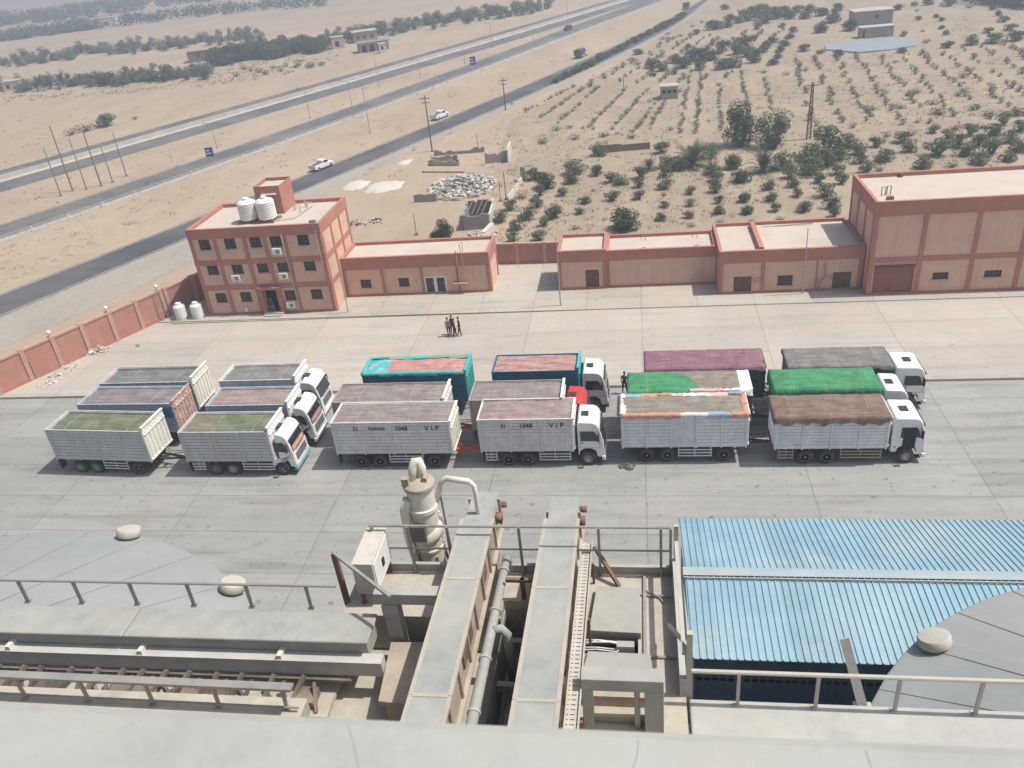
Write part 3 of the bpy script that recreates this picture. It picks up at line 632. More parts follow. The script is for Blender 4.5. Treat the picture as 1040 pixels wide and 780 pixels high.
def load(t, x0, x1, z, mat, seed=0, bulge=.1, over=0, drop=.35, edge=.06, name='tarp', sag=None, stripes=0, mats=None, zone=None):
    "tarpaulin over the load: uneven top; over > 0 hangs it outside the box with a wavy hem"
    b = MB(); h = BW/2 - edge + (edge+.10 if over else 0); a, e = (x0-.12, x1+(.04 if over else 0)) if over else (x0+.09, x1-.09)
    nx, ny = 44, 16; vs_ = []
    for i in range(nx+1):
        for j in range(ny+1):
            u, v_ = i/nx, j/ny; x = a+(e-a)*u; y = -h+2*h*v_
            dome = (1-(2*v_-1)**2); en = min(1, min(u, 1-u)*8)
            zz = z + bulge*dome*en + .03*noise2(x, y, seed)*1.2 + .018*noise2(x*3, y*3, seed+5) + (.022*math.sin(v_*math.pi*2*stripes) if stripes else 0)
            if sag: zz += sag(u, v_)
            vs_.append((x, y, zz))
    fs = []; ms = []
    for i in range(nx):
        for j in range(ny):
            fs.append((i*(ny+1)+j, (i+1)*(ny+1)+j, (i+1)*(ny+1)+j+1, i*(ny+1)+j+1)); ms.append(zone((i+.5)/nx, (j+.5)/ny) if zone else 0)
    o0 = len(b.v); b.v += vs_; b.f += fs; b.m += ms
    if over:
        rim = [(i, 0) for i in range(nx+1)] + [(nx, j) for j in range(1, ny+1)] + [(i, ny) for i in range(nx-1, -1, -1)] + [(0, j) for j in range(ny-1, 0, -1)]
        base = len(b.v); K = len(rim)
        for r_ in (1, 2, 3):
            for q, (i, j) in enumerate(rim):
                p = vs_[i*(ny+1)+j]; hem = drop*(1+.22*math.sin(q*.9+seed)+.15*math.sin(q*.37+seed*2)+.12*math.sin(q*2.1))
                dx = (1 if i == nx else -1 if i == 0 else 0)*.03*r_; dy = (1 if j == ny else -1 if j == 0 else 0)*(.025*r_+.012*math.sin(q*1.9+r_))
                b.v.append((p[0]+dx*.5, p[1]+dy, p[2]-hem*r_/3))
        for q in range(K):
            q2 = (q+1) % K; A_ = rim[q][0]*(ny+1)+rim[q][1]; B_ = rim[q2][0]*(ny+1)+rim[q2][1]
            mz = zone(rim[q][0]/nx, rim[q][1]/ny) if zone else 0
            b.f.append((A_, base+q, base+q2, B_)); b.m.append(mz)
            for r_ in (0, 1): b.f.append((base+r_*K+q, base+(r_+1)*K+q, base+(r_+1)*K+q2, base+r_*K+q2)); b.m.append(mz)
    o = b.build(name, mats or mat, t, True)
    rp = MB(); r3 = random.Random(seed)
    for k in range(3 if over else 2):
        i = int(nx*(k+.5+r3.uniform(-.2,.2))/(3 if over else 2)); pts = [Vector(vs_[i*(ny+1)+j])+Vector((.03*math.sin(j*.8+k),0,.018)) for j in range(0, ny+1, 2)]
        if over: pts = [pts[0]+Vector((0,-.06,-drop*.9))]+pts+[pts[-1]+Vector((0,.06,-drop*.9))]
        rp.tube(pts, .014, 5)
    parts(rp, 'rope', M('rope', (.42,.38,.30), .9), o)
    return o
def fringe(t, x0, x1, z, seed, cols, parts_='all'):
    "faded cloths and sacks folded over the rim of the box"
    rr = random.Random(seed); b = MB(); h = BW/2
    def run(p, q, out):
        p, q, out = Vector(p), Vector(q), Vector(out); L = (q-p).length; u = 0; d = (q-p)/L
        while u < L-.05:
            w_ = min(rr.uniform(.7, 1.9), L-u); m = rr.choice(cols); k = 7; rows = []; dr = rr.uniform(.10,.26); inn = rr.uniform(.12,.34); hh = rr.uniform(.03,.09)
            for i in range(k+1):
                c = p+d*(u+w_*i/k); j = lambda a: rr.uniform(-a, a)
                rows.append([c-out*(inn+j(.05))+Vector((0,0,-.03+j(.02))), c-out*(.1+j(.03))+Vector((0,0,hh+j(.03))), c+out*(.06+j(.02))+Vector((0,0,hh*.7+j(.02))), c+out*(.10+j(.02))+Vector((0,0,-.05+j(.02))), c+out*(.10+j(.015))+Vector((0,0,-dr+j(.05)))])
            o = len(b.v)
            for r_ in rows: b.v += [tuple(a) for a in r_]
            for i in range(k):
                for a in range(4): b.f.append((o+i*5+a, o+(i+1)*5+a, o+(i+1)*5+a+1, o+i*5+a+1)); b.m.append(m)
            u += w_*.98
    run((x0,-h,z),(x1,-h,z),(0,-1,0)); run((x1,-h,z+.02),(x1,h,z+.02),(1,0,0))
    if parts_ == 'all': run((x0,h,z),(x1,h,z),(0,1,0)); run((x0,-h,z+.02),(x0,h,z+.02),(-1,0,0))
    return b.build('cloth_edging', CLOTH, t, True)
def side_guard(t, x0, x1, mat=SILV):
    for s_ in (-1, 1):
        b = MB(); y = s_*1.18
        for z in (.45, .68, .9): b.box(x0, x1, y-.02, y+.02, z-.04, z+.04)
        for x in (x0+.05, (x0+x1)/2, x1-.05): b.box(x-.03, x+.03, y-s_*.05-.02, y-s_*.05+.02, .4, 1.2)
        b.build('side_guard', mat, t)
def chassis(t, x0, x1, axles, rail=CHAS):
    b = MB()
    for y in (-.42, .42): b.box(x0, x1, y-.06, y+.06, .82, 1.12)
    x = x0+.3
    while x < x1: b.box(x-.05, x+.05, -.36, .36, .88, 1.06); b.box(x-.04, x+.04, -1.15, 1.15, 1.122, 1.2); x += .95
    for a in axles: b.cyl((a,-1.0,.5),(a,1.0,.5),.09,n=10); b.box(a-.55,a+.55,-.52,-.42,.58,.72); b.box(a-.55,a+.55,.42,.52,.58,.72)
    b.build('chassis', rail, t)
    g = MB()
    for y in (-1.0, 1.0): g.box(x0-.01, x0+.02, y-.28, y+.28, .3, 1.1)
    parts(g, 'mudflap', RUB, t)
    l = MB(); l.box(x0-.06, x0+.02, -1.2, 1.2, .78, .9); l.build('rear_bumper', M('bumper_red', (.34,.06,.05), .6, .2, 3), t)
    l = MB()
    for y in (-1.0, 1.0): l.box(x0-.09, x0-.062, y-.17, y+.17, .79, .89)
    parts(l, 'tail_light', M('tail_lens', (.45,.02,.02), .3), t)
def truck(label, xr, xb, xf, yc, box, zt, load_fn, cab=CABW, style='slats', front=None, rz=0, group='cargo trucks parked in the yard', guard=SILV, axles=None, visor=None, lower=None, doorglass=WIND, door_shaded=False, sections=3):
    """local frame: x along the truck, origin on the ground under the rear; xr rear of box, xb front of box, xf front bumper"""
    t = thing('cargo_truck', label, 'truck', (xr, yc, .006), rz, group); Lb, Lf = xb-xr, xf-xr
    zf = 1.25; cargo(t, 0, Lb, zf, zt, box, style, sections, front=front); load_fn(t, 0, Lb, zt)
    ax = axles or (Lb*.29, Lb*.29+1.28, Lf-1.05); chassis(t, .1, Lf-.7, ax)
    for a in ax[:-1]:
        for s_ in (-1, 1): wheel(t, a, s_*.97, .5, .52, s_)
    for s_ in (-1, 1): wheel(t, ax[-1], s_*1.05, .5, .30, s_)
    side_guard(t, ax[1]+.75, Lb-.2, guard); side_guard(t, .25, ax[0]-.7, guard)
    tk = MB(); tk.lathe([(.27,ax[1]+1.0),(.3,ax[1]+1.03),(.3,ax[1]+2.0),(.27,ax[1]+2.03)], 16, (0,.78,.72), axis='x'); tk.build('fuel_tank', STEEL, t, True, angle=40)
    # cab
    c0 = Lb+.28; fx = Lf; zc = 3.14; hw = 1.13
    prof = [(c0,.78),(fx-1.62,.78),(fx-1.55,1.08),(fx-1.25,1.25),(fx-.85,1.25),(fx-.55,1.08),(fx-.45,.62),(fx-.03,.62),(fx,1.0),(fx-.05,1.72),(fx-.27,2.66),(fx-.34,2.86),(fx-.5,3.06),(fx-.72,zc+.01),(c0+.12,zc+.06),(c0,zc-.1)]
    mb = MB(); mb.prismy(prof, -hw, hw); co = mb.build('cab', cab, t, bevel=.07)
    def P(zz): # x of the windscreen plane at height z
        return fx-.05-(zz-1.72)*.235
    g = MB(); z0, z1 = 1.78, 2.62; o_ = .012
    g.add([(P(z0)+o_,-1.06,z0),(P(z0)+o_,1.06,z0),(P(z1)+o_,.98,z1),(P(z1)+o_,-.98,z1),(P(z0)-.02,-1.06,z0),(P(z0)-.02,1.06,z0),(P(z1)-.02,.98,z1),(P(z1)-.02,-.98,z1)], [(0,1,2,3),(0,4,5,1),(1,5,6,2),(2,6,7,3),(3,7,4,0)])
    g.build('windscreen', WIND, co)
    if visor:
        v_ = MB(); za, zb_ = 1.84, 2.14; v_.add([(P(za)+.016,-.95,za),(P(za)+.016,.95,za),(P(zb_)+.016,.9,zb_),(P(zb_)+.016,-.9,zb_)], [(0,1,2,3)]); v_.build('windscreen_banner', visor, co)
    v_ = MB(); v_.box(P(2.66)-.02, P(2.66)+.12, -1.05, 1.05, 2.6, 2.66); v_.build('sun_visor', PLAS, co)
    for s_ in (-1, 1):
        d = MB(); ya, yb = (-hw-.012, -hw+.02) if s_ < 0 else (hw-.02, hw+.012)
        wx0, wx1 = fx-1.5, fx-.62
        d.prismy([(wx0,1.82),(wx1+.28,1.82),(wx1+.08,2.42),(wx1-.05,2.55),(wx0,2.55)], ya, yb); d.build('side_window', doorglass, co)
        dr = MB(); e = (-hw-.006, -hw-.001) if s_ < 0 else (hw+.001, hw+.006)
        if door_shaded and s_ < 0:
            dr.prismy([(fx-1.35,1.05),(fx-.62,1.05),(fx-.62,2.5),(fx-1.35,2.5)], -hw-.016, -hw-.013); dr.build('door_shade_panel', DARK, co)  # no hole here: flat near-black panel, the cab side's shade put into colour
        else:
            for a, b_, c_, f_ in ((wx0-.05,wx0-.03,1.3,2.6),(wx1+.33,wx1+.35,1.3,1.8),(wx0-.03,wx1+.33,1.29,1.31)): dr.box(a,b_,e[0],e[1],c_,f_)
            dr.box(wx0+.02, wx0+.2, e[0]-.02 if s_ < 0 else e[0], e[1]+.02 if s_ > 0 else e[1], 1.66, 1.71); dr.build('door_seam', PLAS, co)
        m_ = MB(); y = s_*(hw+.24); m_.box(fx-.42,fx-.3,y-.12,y+.12,1.95,2.45); m_.bar((fx-.42,s_*hw,2.5),(fx-.36,y,2.42),.04,.04); m_.bar((fx-.3,s_*hw,1.9),(fx-.36,y,1.97),.04,.04); m_.build('mirror', PLAS, co)
        l = MB(); l.box(fx-.03,fx+.025,s_*.92-.2,s_*.92+.2,.72,.9); l.build('headlight', LENS, co)
        sp = MB(); sp.box(fx-1.5,fx-1.1,s_*1.12-.06,s_*1.12+.06,.42,.5) if False else sp.box(fx-.52,fx-.2,s_*1.0-.15,s_*1.0+.15,.36,.44); sp.build('step', PLAS, co)
    hb_ = MB(); hb_.box(fx-1.45,fx-.98,-.28,.28,zc+.01,zc+.085); hb_.build('roof_hatch', PLAS, co)
    gr = MB()
    for k in range(4): z = 1.02+.14*k; gr.box(fx-.03,fx+.02-.01*k,-.85,.85,z,z+.085)
    gr.build('grille', PLAS, co)
    bp = MB(); bp.box(fx-.18,fx+.06,-1.2,1.2,.42,.7); bp.build('bumper', lower or cab, co, bevel=.04)
    ws = MB(); ws.box(P(1.72)+.0,P(1.72)+.03,-.7,.7,1.72,1.75); ws.build('wiper', PLAS, co)
    ar = MB(); ar.tube([(c0-.1,.95,.9),(c0-.1,.95,2.9)], .06, 8); ar.box(c0-.22,c0-.02,-.9,-.3,1.2,1.9); ar.build('exhaust_stack', CHAS, t)
    return t
def trailer(label, xr, xf, yc, box, zt, load_fn, front=None, style='slats', rz=0, group='drawbar trailers parked in the yard', bar_col=None, guard=SILV, rail=CHAS, gap=2.0, sections=4):
    t = thing('cargo_trailer', label, 'trailer', (xr, yc, .006), rz, group); L = xf-xr; zf = 1.25
    cargo(t, 0, L, zf, zt, box, style, sections, front=front); load_fn(t, 0, L, zt)
    ax = (1.55, 2.85, L-1.35); chassis(t, .05, L-.1, ax, rail)
    for a in ax:
        for s_ in (-1, 1): wheel(t, a, s_*.97, .5, .52, s_)
    side_guard(t, 3.5, L-2.1, guard)
    d = MB(); d.bar((L-1.3,-.5,.8),(L+gap,0,.72),.12,.12); d.bar((L-1.3,.5,.8),(L+gap,0,.72),.12,.12); d.box(L+.25,L+.37,-.3,.3,.74,.84); d.lathe([(.12,-.05),(.16,0),(.12,.05)], 14, (L+gap+.1,0,.72)); d.build('drawbar', bar_col or CHAS, t)
    u = MB(); u.lathe([(.55,1.0),(.55,1.08)], 20, (L-1.35,0,0)); u.tube([(L+.05,.4,1.4),(L+.5,.3,1.0),(L+1.0,.2,1.1),(L+gap,.1,1.2)], .03, 6); u.tube([(L+.05,.2,1.4),(L+.6,.1,.9),(L+1.1,0,1.05),(L+gap,-.1,1.2)], .03, 6); u.build('air_hoses', RUB, t)
    ld = MB()
    for y in (-1.0, -.65): ld.bar((-.09,y,.5),(-.09,y,1.5),.04,.04)
    for k in range(4): ld.bar((-.09,-1.0,.6+.25*k),(-.09,-.65,.6+.25*k),.03,.03)
    ld.build('ladder', STEEL, t)
    return t
Lz = lambda mat, **k: (lambda t, a, b, zt: load(t, a, b, zt + k.pop('dz', 0) if False else zt + k.get('z', -.1), mat, **{q: v for q, v in k.items() if q != 'z'}))
def heap(u, v): return -.25*math.sin(math.pi*min(1, u*1.05))**2*(1-abs(2*v-1)) - .1
yL1, yL2, yL3 = 43.85, 47.3, 50.7; yC1, yC2, yC3 = 44.75, 47.35, 51.3; yR1, yR2, yR3 = 45.2, 48.1, 51.0
# left column
trailer('grey boarded trailer with olive tarp and cream front board, nearest of the left column', -40.5, -33.0, 44.35, SILD, 3.55, Lz(T_GRN, seed=1, z=-.16, bulge=.12, zone=lambda u, v: 1 if abs(u-.36-.16*(v-.3)) < .03 and v < .62 else 0, mats=[T_GRN, T_OLB]), front=(CRM,.28), rz=R(-3.2), gap=1.9)
truck('grey boarded truck with green and brown tarp and orange banner in its windscreen', -30.5, -24.15, -22.75, 43.95, SILD, 3.45, Lz(T_GRN, seed=2, z=0, sag=heap, bulge=.1, zone=lambda u, v: 1 if u+.25*noise2(u*5, v*3, 2) < .3 else 0, mats=[T_GRN, T_OLB]), rz=R(-.6), front=(CABW,.3), visor=CLOTH[0], lower=M('bumper_teal', (.25,.42,.42), .5))
LMT = trailer('blue grey trailer with purplish tarp and painted front board, middle row on the left', -40.3, -32.8, 47.75, BLUG, 3.5, Lz(T_PURG, seed=3, z=-.1, stripes=3), front=(PAINTED,.2), rz=R(-1), gap=1.8)
truck('blue grey truck with brownish tarp and white cab, middle row on the left', -30.1, -24.1, -22.6, yL2-.05, BLUG, 3.5, Lz(T_PNK, seed=4, z=-.12), front=(CABW,.22), visor=M('banner_rose', (.45,.25,.22), .8))
trailer('grey trailer with dark tarp and tall cream front board, farthest of the left column', -40.4, -32.9, yL3+.1, SILD, 3.5, Lz(T_GG, seed=5, z=-.18), front=(CRM,.35), gap=1.6)
truck('silver truck with dark grey tarp and white cab, farthest row on the left', -30.7, -24.85, -23.2, yL3+.1, SILV, 3.5, Lz(T_GREY, seed=6, z=-.15), front=(CABW,.28))
bt_ = MB(); rb = random.Random(5); rows = []
for i in range(9):
    for j in range(6): x = 6.55+.85*i/8; z = 3.30-.85*j/5; bt_.v.append((x+rb.uniform(-.04,.04), -BW/2-.10-rb.random()*.05-.03*math.sin(i*1.4), z+rb.uniform(-.05,.05)))
for i in range(8):
    for j in range(5): bt_.f.append((i*6+j, i*6+j+1, (i+1)*6+j+1, (i+1)*6+j)); bt_.m.append(0)
bt_.build('blue_cloth', M('blue_cloth', (.05,.15,.34), .9, .2, 3), LMT, True)
# middle column
tr = trailer('silver trailer lettered VIP with flat grey brown tarp, behind the cyclone', -20.1, -12.15, yC1-.05, SILV, 3.55, Lz(T_BRN, seed=7, z=-.02, stripes=4), bar_col=CABR, rail=M('chassis_blue', (.04,.06,.16), .6), gap=1.75, front=(CRM,.02))
def letters(t, items, z):
    for s_, x, sz, mat in items: text(s_, sz, mat, t, (x, -BW/2-.052, z), (R(90), 0, 0))
letters(tr, [('31', 1.65, .40, INKR), ('1048', 4.72, .44, INK), ('V I P', 6.75, .50, INK)], 3.12)
bl = MB(); rr = random.Random(2)
for k in range(6): x = 2.55+.19*k; bl.box(x, x+.14, -BW/2-.055, -BW/2-.04, 3.0+rr.random()*.06, 3.2+rr.random()*.05)
bl.build('lettering', M('worn_ink', (.16,.14,.13), .8), tr)
tr = truck('silver truck lettered 31 1048 VIP with white cab, front of the middle column', -10.35, -4.3, -2.35, yC1+.1, SILV, 3.55, Lz(T_PNK, seed=8, z=.0, stripes=6, bulge=.16), style='mixed')
letters(tr, [('31', 1.65, .36, INK), ('1048', 3.1, .42, INK), ('V I P', 5.05, .48, INK)], 3.12)
trailer('weathered wooden trailer with grey brown tarp, between the VIP and teal trailers', -20.9, -13.1, yC2+.05, boxmat('wood_boards', (.36,.315,.27)), 3.5, Lz(T_BRN, seed=9, z=-.04, bulge=.14), bar_col=CABR, front=(CRM,.2))
truck('wooden sided truck with red cab, middle of the yard', -11.3, -5.15, -3.3, yC2-.05, boxmat('wood_boards', (.36,.315,.27)), 3.55, Lz(T_BRN, seed=10, z=-.05), cab=CABR, front=(SILV,.1))
def tealload(t, a, b, z):
    load(t, a, b, z-.05, T_RED, seed=11, bulge=.12, stripes=5, mats=[T_RED, CLOTH[5], CLOTH[4]], zone=lambda u, v: (1 if noise2(u*9, v*4, 1) > -.1 else 2) if u < .22 else 0); fringe(t, a, b, z+.06, 12, [5,5,5,3])
trailer('teal trailer with turquoise cloth edging and faded red tarp, back row in the middle', -19.9, -12.3, yC3+.05, TEAL, 3.5, tealload, bar_col=CABR, rail=CHAS, front=(CLOTH[5],.15))
truck('teal truck with striped faded red tarp and white cab, back row in the middle', -10.35, -4.3, -2.3, yC3, TEAL, 3.45, Lz(T_RED, seed=13, z=.0, stripes=5, bulge=.1, mats=[T_RED, T_PNK], zone=lambda u, v: 1 if math.sin(v*19+u*9) > .35 else 0), front=(CLOTH[5],.2), lower=M('bumper_purple', (.12,.07,.14), .5))
# right column
def orangeload(t, a, b, z):
    load(t, a, b, z+.02, T_TAN, seed=14, bulge=.12); fringe(t, a, b, z+.08, 15, [0,1,2,0,1,1,4,6,0,1])
trailer('white boarded trailer with orange and white cloth edging round its tarp', -1.25, 6.45, yR1, WHT, 3.5, orangeload, style='door', guard=WHT, gap=1.35, sections=5)
truck('white boarded truck with brown tarp hanging over its rim, front row on the right', 8.05, 14.6, 16.85, yR1-.3, WHT, 3.3, Lz(T_BROWN, seed=16, z=.16, over=1, drop=.42, bulge=.2), guard=M('wood_guard', (.40,.33,.25), .8), door_shaded=True, lower=CABW, sections=4)
def mixload(t, a, b, z):
    load(t, a, b, z+.1, T_TAN, seed=17, bulge=.18, over=1, drop=.4, mats=[T_TAN, T_GREEN, CLOTH[1]], zone=lambda u, v: 1 if u < .42+.2*(1-v) and not (v > .96) else 2 if u > .9 else 0)
    fringe(t, b*.5, b, z+.12, 18, [0,1,2], 'some')
trailer('green boarded trailer half under a bright green tarp, middle row on the right', -.75, 7.0, yR2+.1, GRN, 3.4, mixload, gap=1.3)
truck('truck wholly covered by a bright green tarp, white cab, middle row on the right', 8.5, 14.85, 16.85, yR2+.1, GRN, 3.2, Lz(T_GREEN, seed=19, z=.3, over=1, drop=.75, bulge=.22))
trailer('dark green trailer with purple tarp, back row on the right', .4, 8.2, yR3+.1, GRN, 3.5, Lz(T_PURP, seed=20, z=.1, over=1, drop=.22, bulge=.1, stripes=3), gap=1.4)
tw = truck('dark green truck with grey striped tarp and white cab, back row on the right', 9.8, 16.25, 18.7, yR3+.1, GRN, 3.4, Lz(T_BGREY, seed=21, z=.12, over=1, drop=.25, bulge=.1, stripes=8))
# ---------------------------------------------------------------- poles, signs, rail
WOOD = M('pole_wood', (.17,.13,.10), .9, .2, 3); PSTEEL = M('pole_steel', (.38,.37,.36), .6, .1, 3, metal=.2)
def pole(b, tpx, name, label, mat, group=None, r=.11, arm=False, cross=False, cat='pole', hmin=0):
    B, h = height(b, tpx); h = max(h, hmin); t = thing(name, label, cat, (B.x, B.y, -.04), 0, group)
    m = MB(); m.tube([(0,0,0),(0,0,h*.5),(0,0,h)], [r, r*.8, r*.6], 8); m.box(-.2,.2,-.2,.2,-.05,.12); m.build('pole', mat, t)
    if arm:
        a = MB(); a.tube([(0,0,h-.1),(-.5,0,h+.15),(-1.3,0,h+.2)], .045, 6); a.build('arm', mat, t); l = MB(); l.box(-1.75,-1.2,-.1,.1,h+.13,h+.24); l.build('lamp_head', STEEL, t)
    if cross:
        a = MB(); a.box(-.8,.8,-.05,.05,h-.55,h-.43); a.box(-.6,.6,-.05,.05,h-1.2,h-1.1); a.build('crossarm', mat, t)
        q = MB()
        for x in (-.7,0,.7): q.lathe([(.03,h-.43),(.07,h-.38),(.05,h-.3),(.001,h-.26)], 8, (x,0,0))
        parts(q, 'insulator', WHITE, t)
    return t
lampg = 'street lamps along the highway'
LP = [((359.6,119),(354,83),'on the sand, left of the tall pair below the roadside shops'), ((376,134.6),(370,81),'tall, on the sand between the roads, left of the farther sign'), ((385,88),(380,54),'at the near edge of the far road below the roadside buildings'),
      ((427,79),(425,61.5),'short, between the far road and the blue sign'), ((472,63.5),(471,46),'short, right above the blue sign'), ((500,48),(498,23),'tall, at the near edge of the far road'), ((542,40),(541.5,29),'short, before the distant middle road'),
      ((577,23),(576,0),'cut by the top of the frame, beside the far dark car'), ((593.5,19),(593.5,4),'farthest along the median'), ((220.5,150),(212,126),'at the small blue sign on the left'), ((315,119.5),(308.5,90),'on the sand above the middle road, left of a pair')]
for b, t_, d in LP: pole(b, t_, 'street_lamp', 'thin street lamp ' + d, PSTEEL, lampg, .08, arm=True, cat='street lamp')
pole((439,153.5),(433,97), 'utility_pole', 'tall dark utility pole at the roadside just left of the ruined walls', WOOD, 'utility poles by the highway', .13, cross=True)
pole((513.5,111.5),(512,79), 'utility_pole', 'dark utility pole at the right road edge beyond the ruined walls', WOOD, 'utility poles by the highway', .13, cross=True)
pole((633.5,92),(633.5,75), 'utility_pole', 'short thin pole among the orchard shrubs left of the small hut', WOOD, None, .07)
pole((486,154),(486,135), 'utility_pole', 'short thin pole standing behind the rubble walls', WOOD, None, .06)
pole((514,202),(514,175), 'utility_pole', 'right one of two thin posts beside the grey block room', WOOD, None, .07); pole((508.5,204),(508,185), 'utility_pole', 'left one of two thin posts beside the grey block room', WOOD, None, .06)
pole((423,238),(422,217), 'utility_pole', 'thin post on the bare ground left of the dark bush', WOOD, None, .05)
for k, (b, t_) in enumerate([((62,198.6),(42,150)),((74,193.6),(45.5,128)),((88,192),(71,141)),((103,188.5),(81,133)),((114.5,185),(100,148)),((128.6,178.5),(114,135))]):
    pole(b, t_, 'wooden_pole', ['leftmost','second','third','fourth','fifth','rightmost'][k] + ' of the six bare poles standing on the sand between the roads', M('pale_pole', (.25,.20,.155), .9, .2, 3), 'cluster of poles on the sand', .14 if k in (1,3) else .1)
for b, t_, d in (((354,318),(343,262),'at the right corner of the office block'), ((815,299),(818,232),'in front of the low block with two brown doors'), ((569.5,311),(565,240),'at the left corner of the short block with one door'), ((167,326),(160,295),'beside the perimeter wall and the ground tanks')):
    pole(b, t_, 'yard_lamp', 'thin yard lamp post ' + d, PSTEEL, 'lamp posts along the pavement', .06, cat='lamp post', hmin=0)
BLUE = M('sign_blue', (.02,.07,.30), .5, .05, 2); SWHT = M('sign_white', (.75,.75,.75), .6, .05, 2)
def roadsign(b, label, w_, h_, z):
    B = at(*b); t = thing('road_sign', label, 'road sign', (B.x, B.y, -.04), R(15))
    for x in (-w_*.3, w_*.3): pass
    m = MB(); m.tube([(-w_*.28,.05,0),(-w_*.28,.05,z+h_)], .05, 6); m.tube([(w_*.28,.05,0),(w_*.28,.05,z+h_)], .05, 6); m.build('post', PSTEEL, t)
    p = MB(); p.box(-w_/2,w_/2,-.03,.0,z,z+h_); pb2 = p.build('panel', BLUE, t)
    q = MB(); q.box(-w_*.4,w_*.1,-.036,-.031,z+h_*.62,z+h_*.74); q.box(-w_*.4,w_*.25,-.036,-.031,z+h_*.3,z+h_*.42); q.build('sign_marks', SWHT, pb2); return t
roadsign((215,164), 'blue road sign nearer the camera on the left of the middle road', 1.3, 1.5, .9)
roadsign((481,71), 'smaller blue road sign farther along the middle road', 1.4, 1.9, 1.2)
gt = thing('guard_rail', 'long low white guard rail along the near edge of the middle road', 'guard rail', (0,0,0))
mb = MB(); ys = [70+5*k for k in range(58)]; f = off(Bb, 1.2)
for a, b in zip(ys, ys[1:]): mb.bar((f(a),a,.6), (f(b),b,.6), .05, .16)
mb.build('rail', M('galvanised', (.40,.39,.37), .5, .1, 2, metal=.3), gt)
for y in ys: p = MB(); p.box(-.06,.06,-.06,.06,0,.7); o = p.build('post', SWHT, gt); o.location = (f(y)+.12, y, -.04)
bt = MB()
for a in range(100, 380, 6):
    f2 = lerp(At, Ab, .48); bt.bar((f2(a),a,.35), (f2(a+6),a+6,.35), .35, .8)
tag(bt.build('median_barrier', PALE), 'long pale concrete barrier between the two lanes of the far road', 'barrier')
# lattice pylon in the orchard
def pylon(b, tpx):
    B, h = height(b, tpx); t = thing('lattice_mast', 'brown lattice mast standing in the orchard behind the palms', 'mast', (B.x, B.y, -.04)); m = MB(); w0, w1 = .28, .11
    c = lambda s1, s2, u: (s1*(w0+(w1-w0)*u), s2*(w0+(w1-w0)*u), h*u)
    for s1 in (-1,1):
        for s2 in (-1,1): m.bar(c(s1,s2,0), c(s1,s2,1), .09, .09)
    n = 11
    for k in range(n):
        u, v = k/n, (k+1)/n
        for (a, b2) in (((-1,-1),(1,-1)),((1,-1),(1,1)),((1,1),(-1,1)),((-1,1),(-1,-1))): m.bar(c(*a,u), c(*b2,v), .05, .05); m.bar(c(*a,v), c(*b2,v), .05, .05)
    m.build('lattice', M('mast_brown', (.20,.14,.10), .8, .2, 2), t)
    q = MB(); q.box(-.9,.9,-.05,.05,h-.4,h-.3); q.build('crossarm', WOOD, t)
pylon((821,141),(823.5,84))
# ---------------------------------------------------------------- road vehicles
def wheels4(t, L, W_, r, xs):
    for x in xs:
        for s_ in (-1, 1): wheel(t, x, s_*(W_/2-.1), r, .22, s_)
def car(label, px, rz, col, kind='pickup', cargo_col=None, name=None, sc=.84):
    B = at(*px); L, W_ = (5.1, 1.8) if kind == 'pickup' else (4.4, 1.75); t = thing(name or ('pickup' if kind == 'pickup' else 'car'), label, 'pickup' if kind == 'pickup' else 'car', (B.x, B.y, -.015), rz); t.scale = (sc,)*3
    h = L/2; m = MB()
    lowp = [(-h,.45),(-h+.55,.32),(-h+1.5,.32),(h-1.4,.32),(h-.4,.34),(h,.5),(h,.8),(h-.25,.98),(h-1.3,1.06),(-h,1.02)]
    m.prismy(lowp, -W_/2, W_/2); bo = m.build('body', col, t, bevel=.06)
    c0, c1 = (-.35, 1.35) if kind == 'pickup' else (-1.75, 1.15)
    m = MB(); m.prismy([(c0,1.0),(c1+.15,1.0),(c1-.55,1.62),(c0+.25,1.66),(c0+.05,1.55)], -W_/2+.1, W_/2-.1); m.build('cabin', col, bo, bevel=.06)
    g = MB()
    for s_ in (-1, 1): y = s_*(W_/2-.095); g.prismy([(c0+.2,1.1),(c1-.1,1.1),(c1-.6,1.55),(c0+.3,1.57)], y-.006, y+.006)
    g.build('side_window', WIND, bo)
    g = MB(); g.add([(c1+.12,-.7,1.06),(c1+.12,.7,1.06),(c1-.5,.62,1.58),(c1-.5,-.62,1.58)], [(0,1,2,3)]); g.build('windscreen', WIND, bo)
    if kind == 'pickup':
        q = MB(); q.box(-h+.1,c0-.08,-W_/2+.12,W_/2-.12,1.03,1.06); q.build('bed', M('bed_dark', (.08,.075,.07), .8), bo)
        q = MB(); q.box(-h+.02,c0-.02,-W_/2+.02,-W_/2+.1,1.02,1.2); q.box(-h+.02,c0-.02,W_/2-.1,W_/2-.02,1.02,1.2); q.box(-h+.02,-h+.1,-W_/2+.1,W_/2-.1,1.02,1.2); q.build('bed_side', col, bo)
    for s_ in (-1, 1):
        l = MB(); l.box(h-.06,h+.015,s_*.62-.15,s_*.62+.15,.66,.82); l.build('headlight', LENS, bo)
        l = MB(); l.box(-h-.015,-h+.05,s_*.68-.1,s_*.68+.1,.7,.9); l.build('tail_light', M('tail_lens', (.45,.02,.02)), bo)
    wheels4(t, L, W_, .36, (-h+1.0, h-.95)); return t
hd = lambda f, y: math.atan2(8, f(y+8)-f(y))
yv = at(327,170).y
car('white pickup with dark load bed on the near highway, close to the office block', (327,171), hd(Cb, 123), CABW)
car('white pickup on the near highway beside the tall utility pole', (447,120), hd(Cb, 155), CABW)
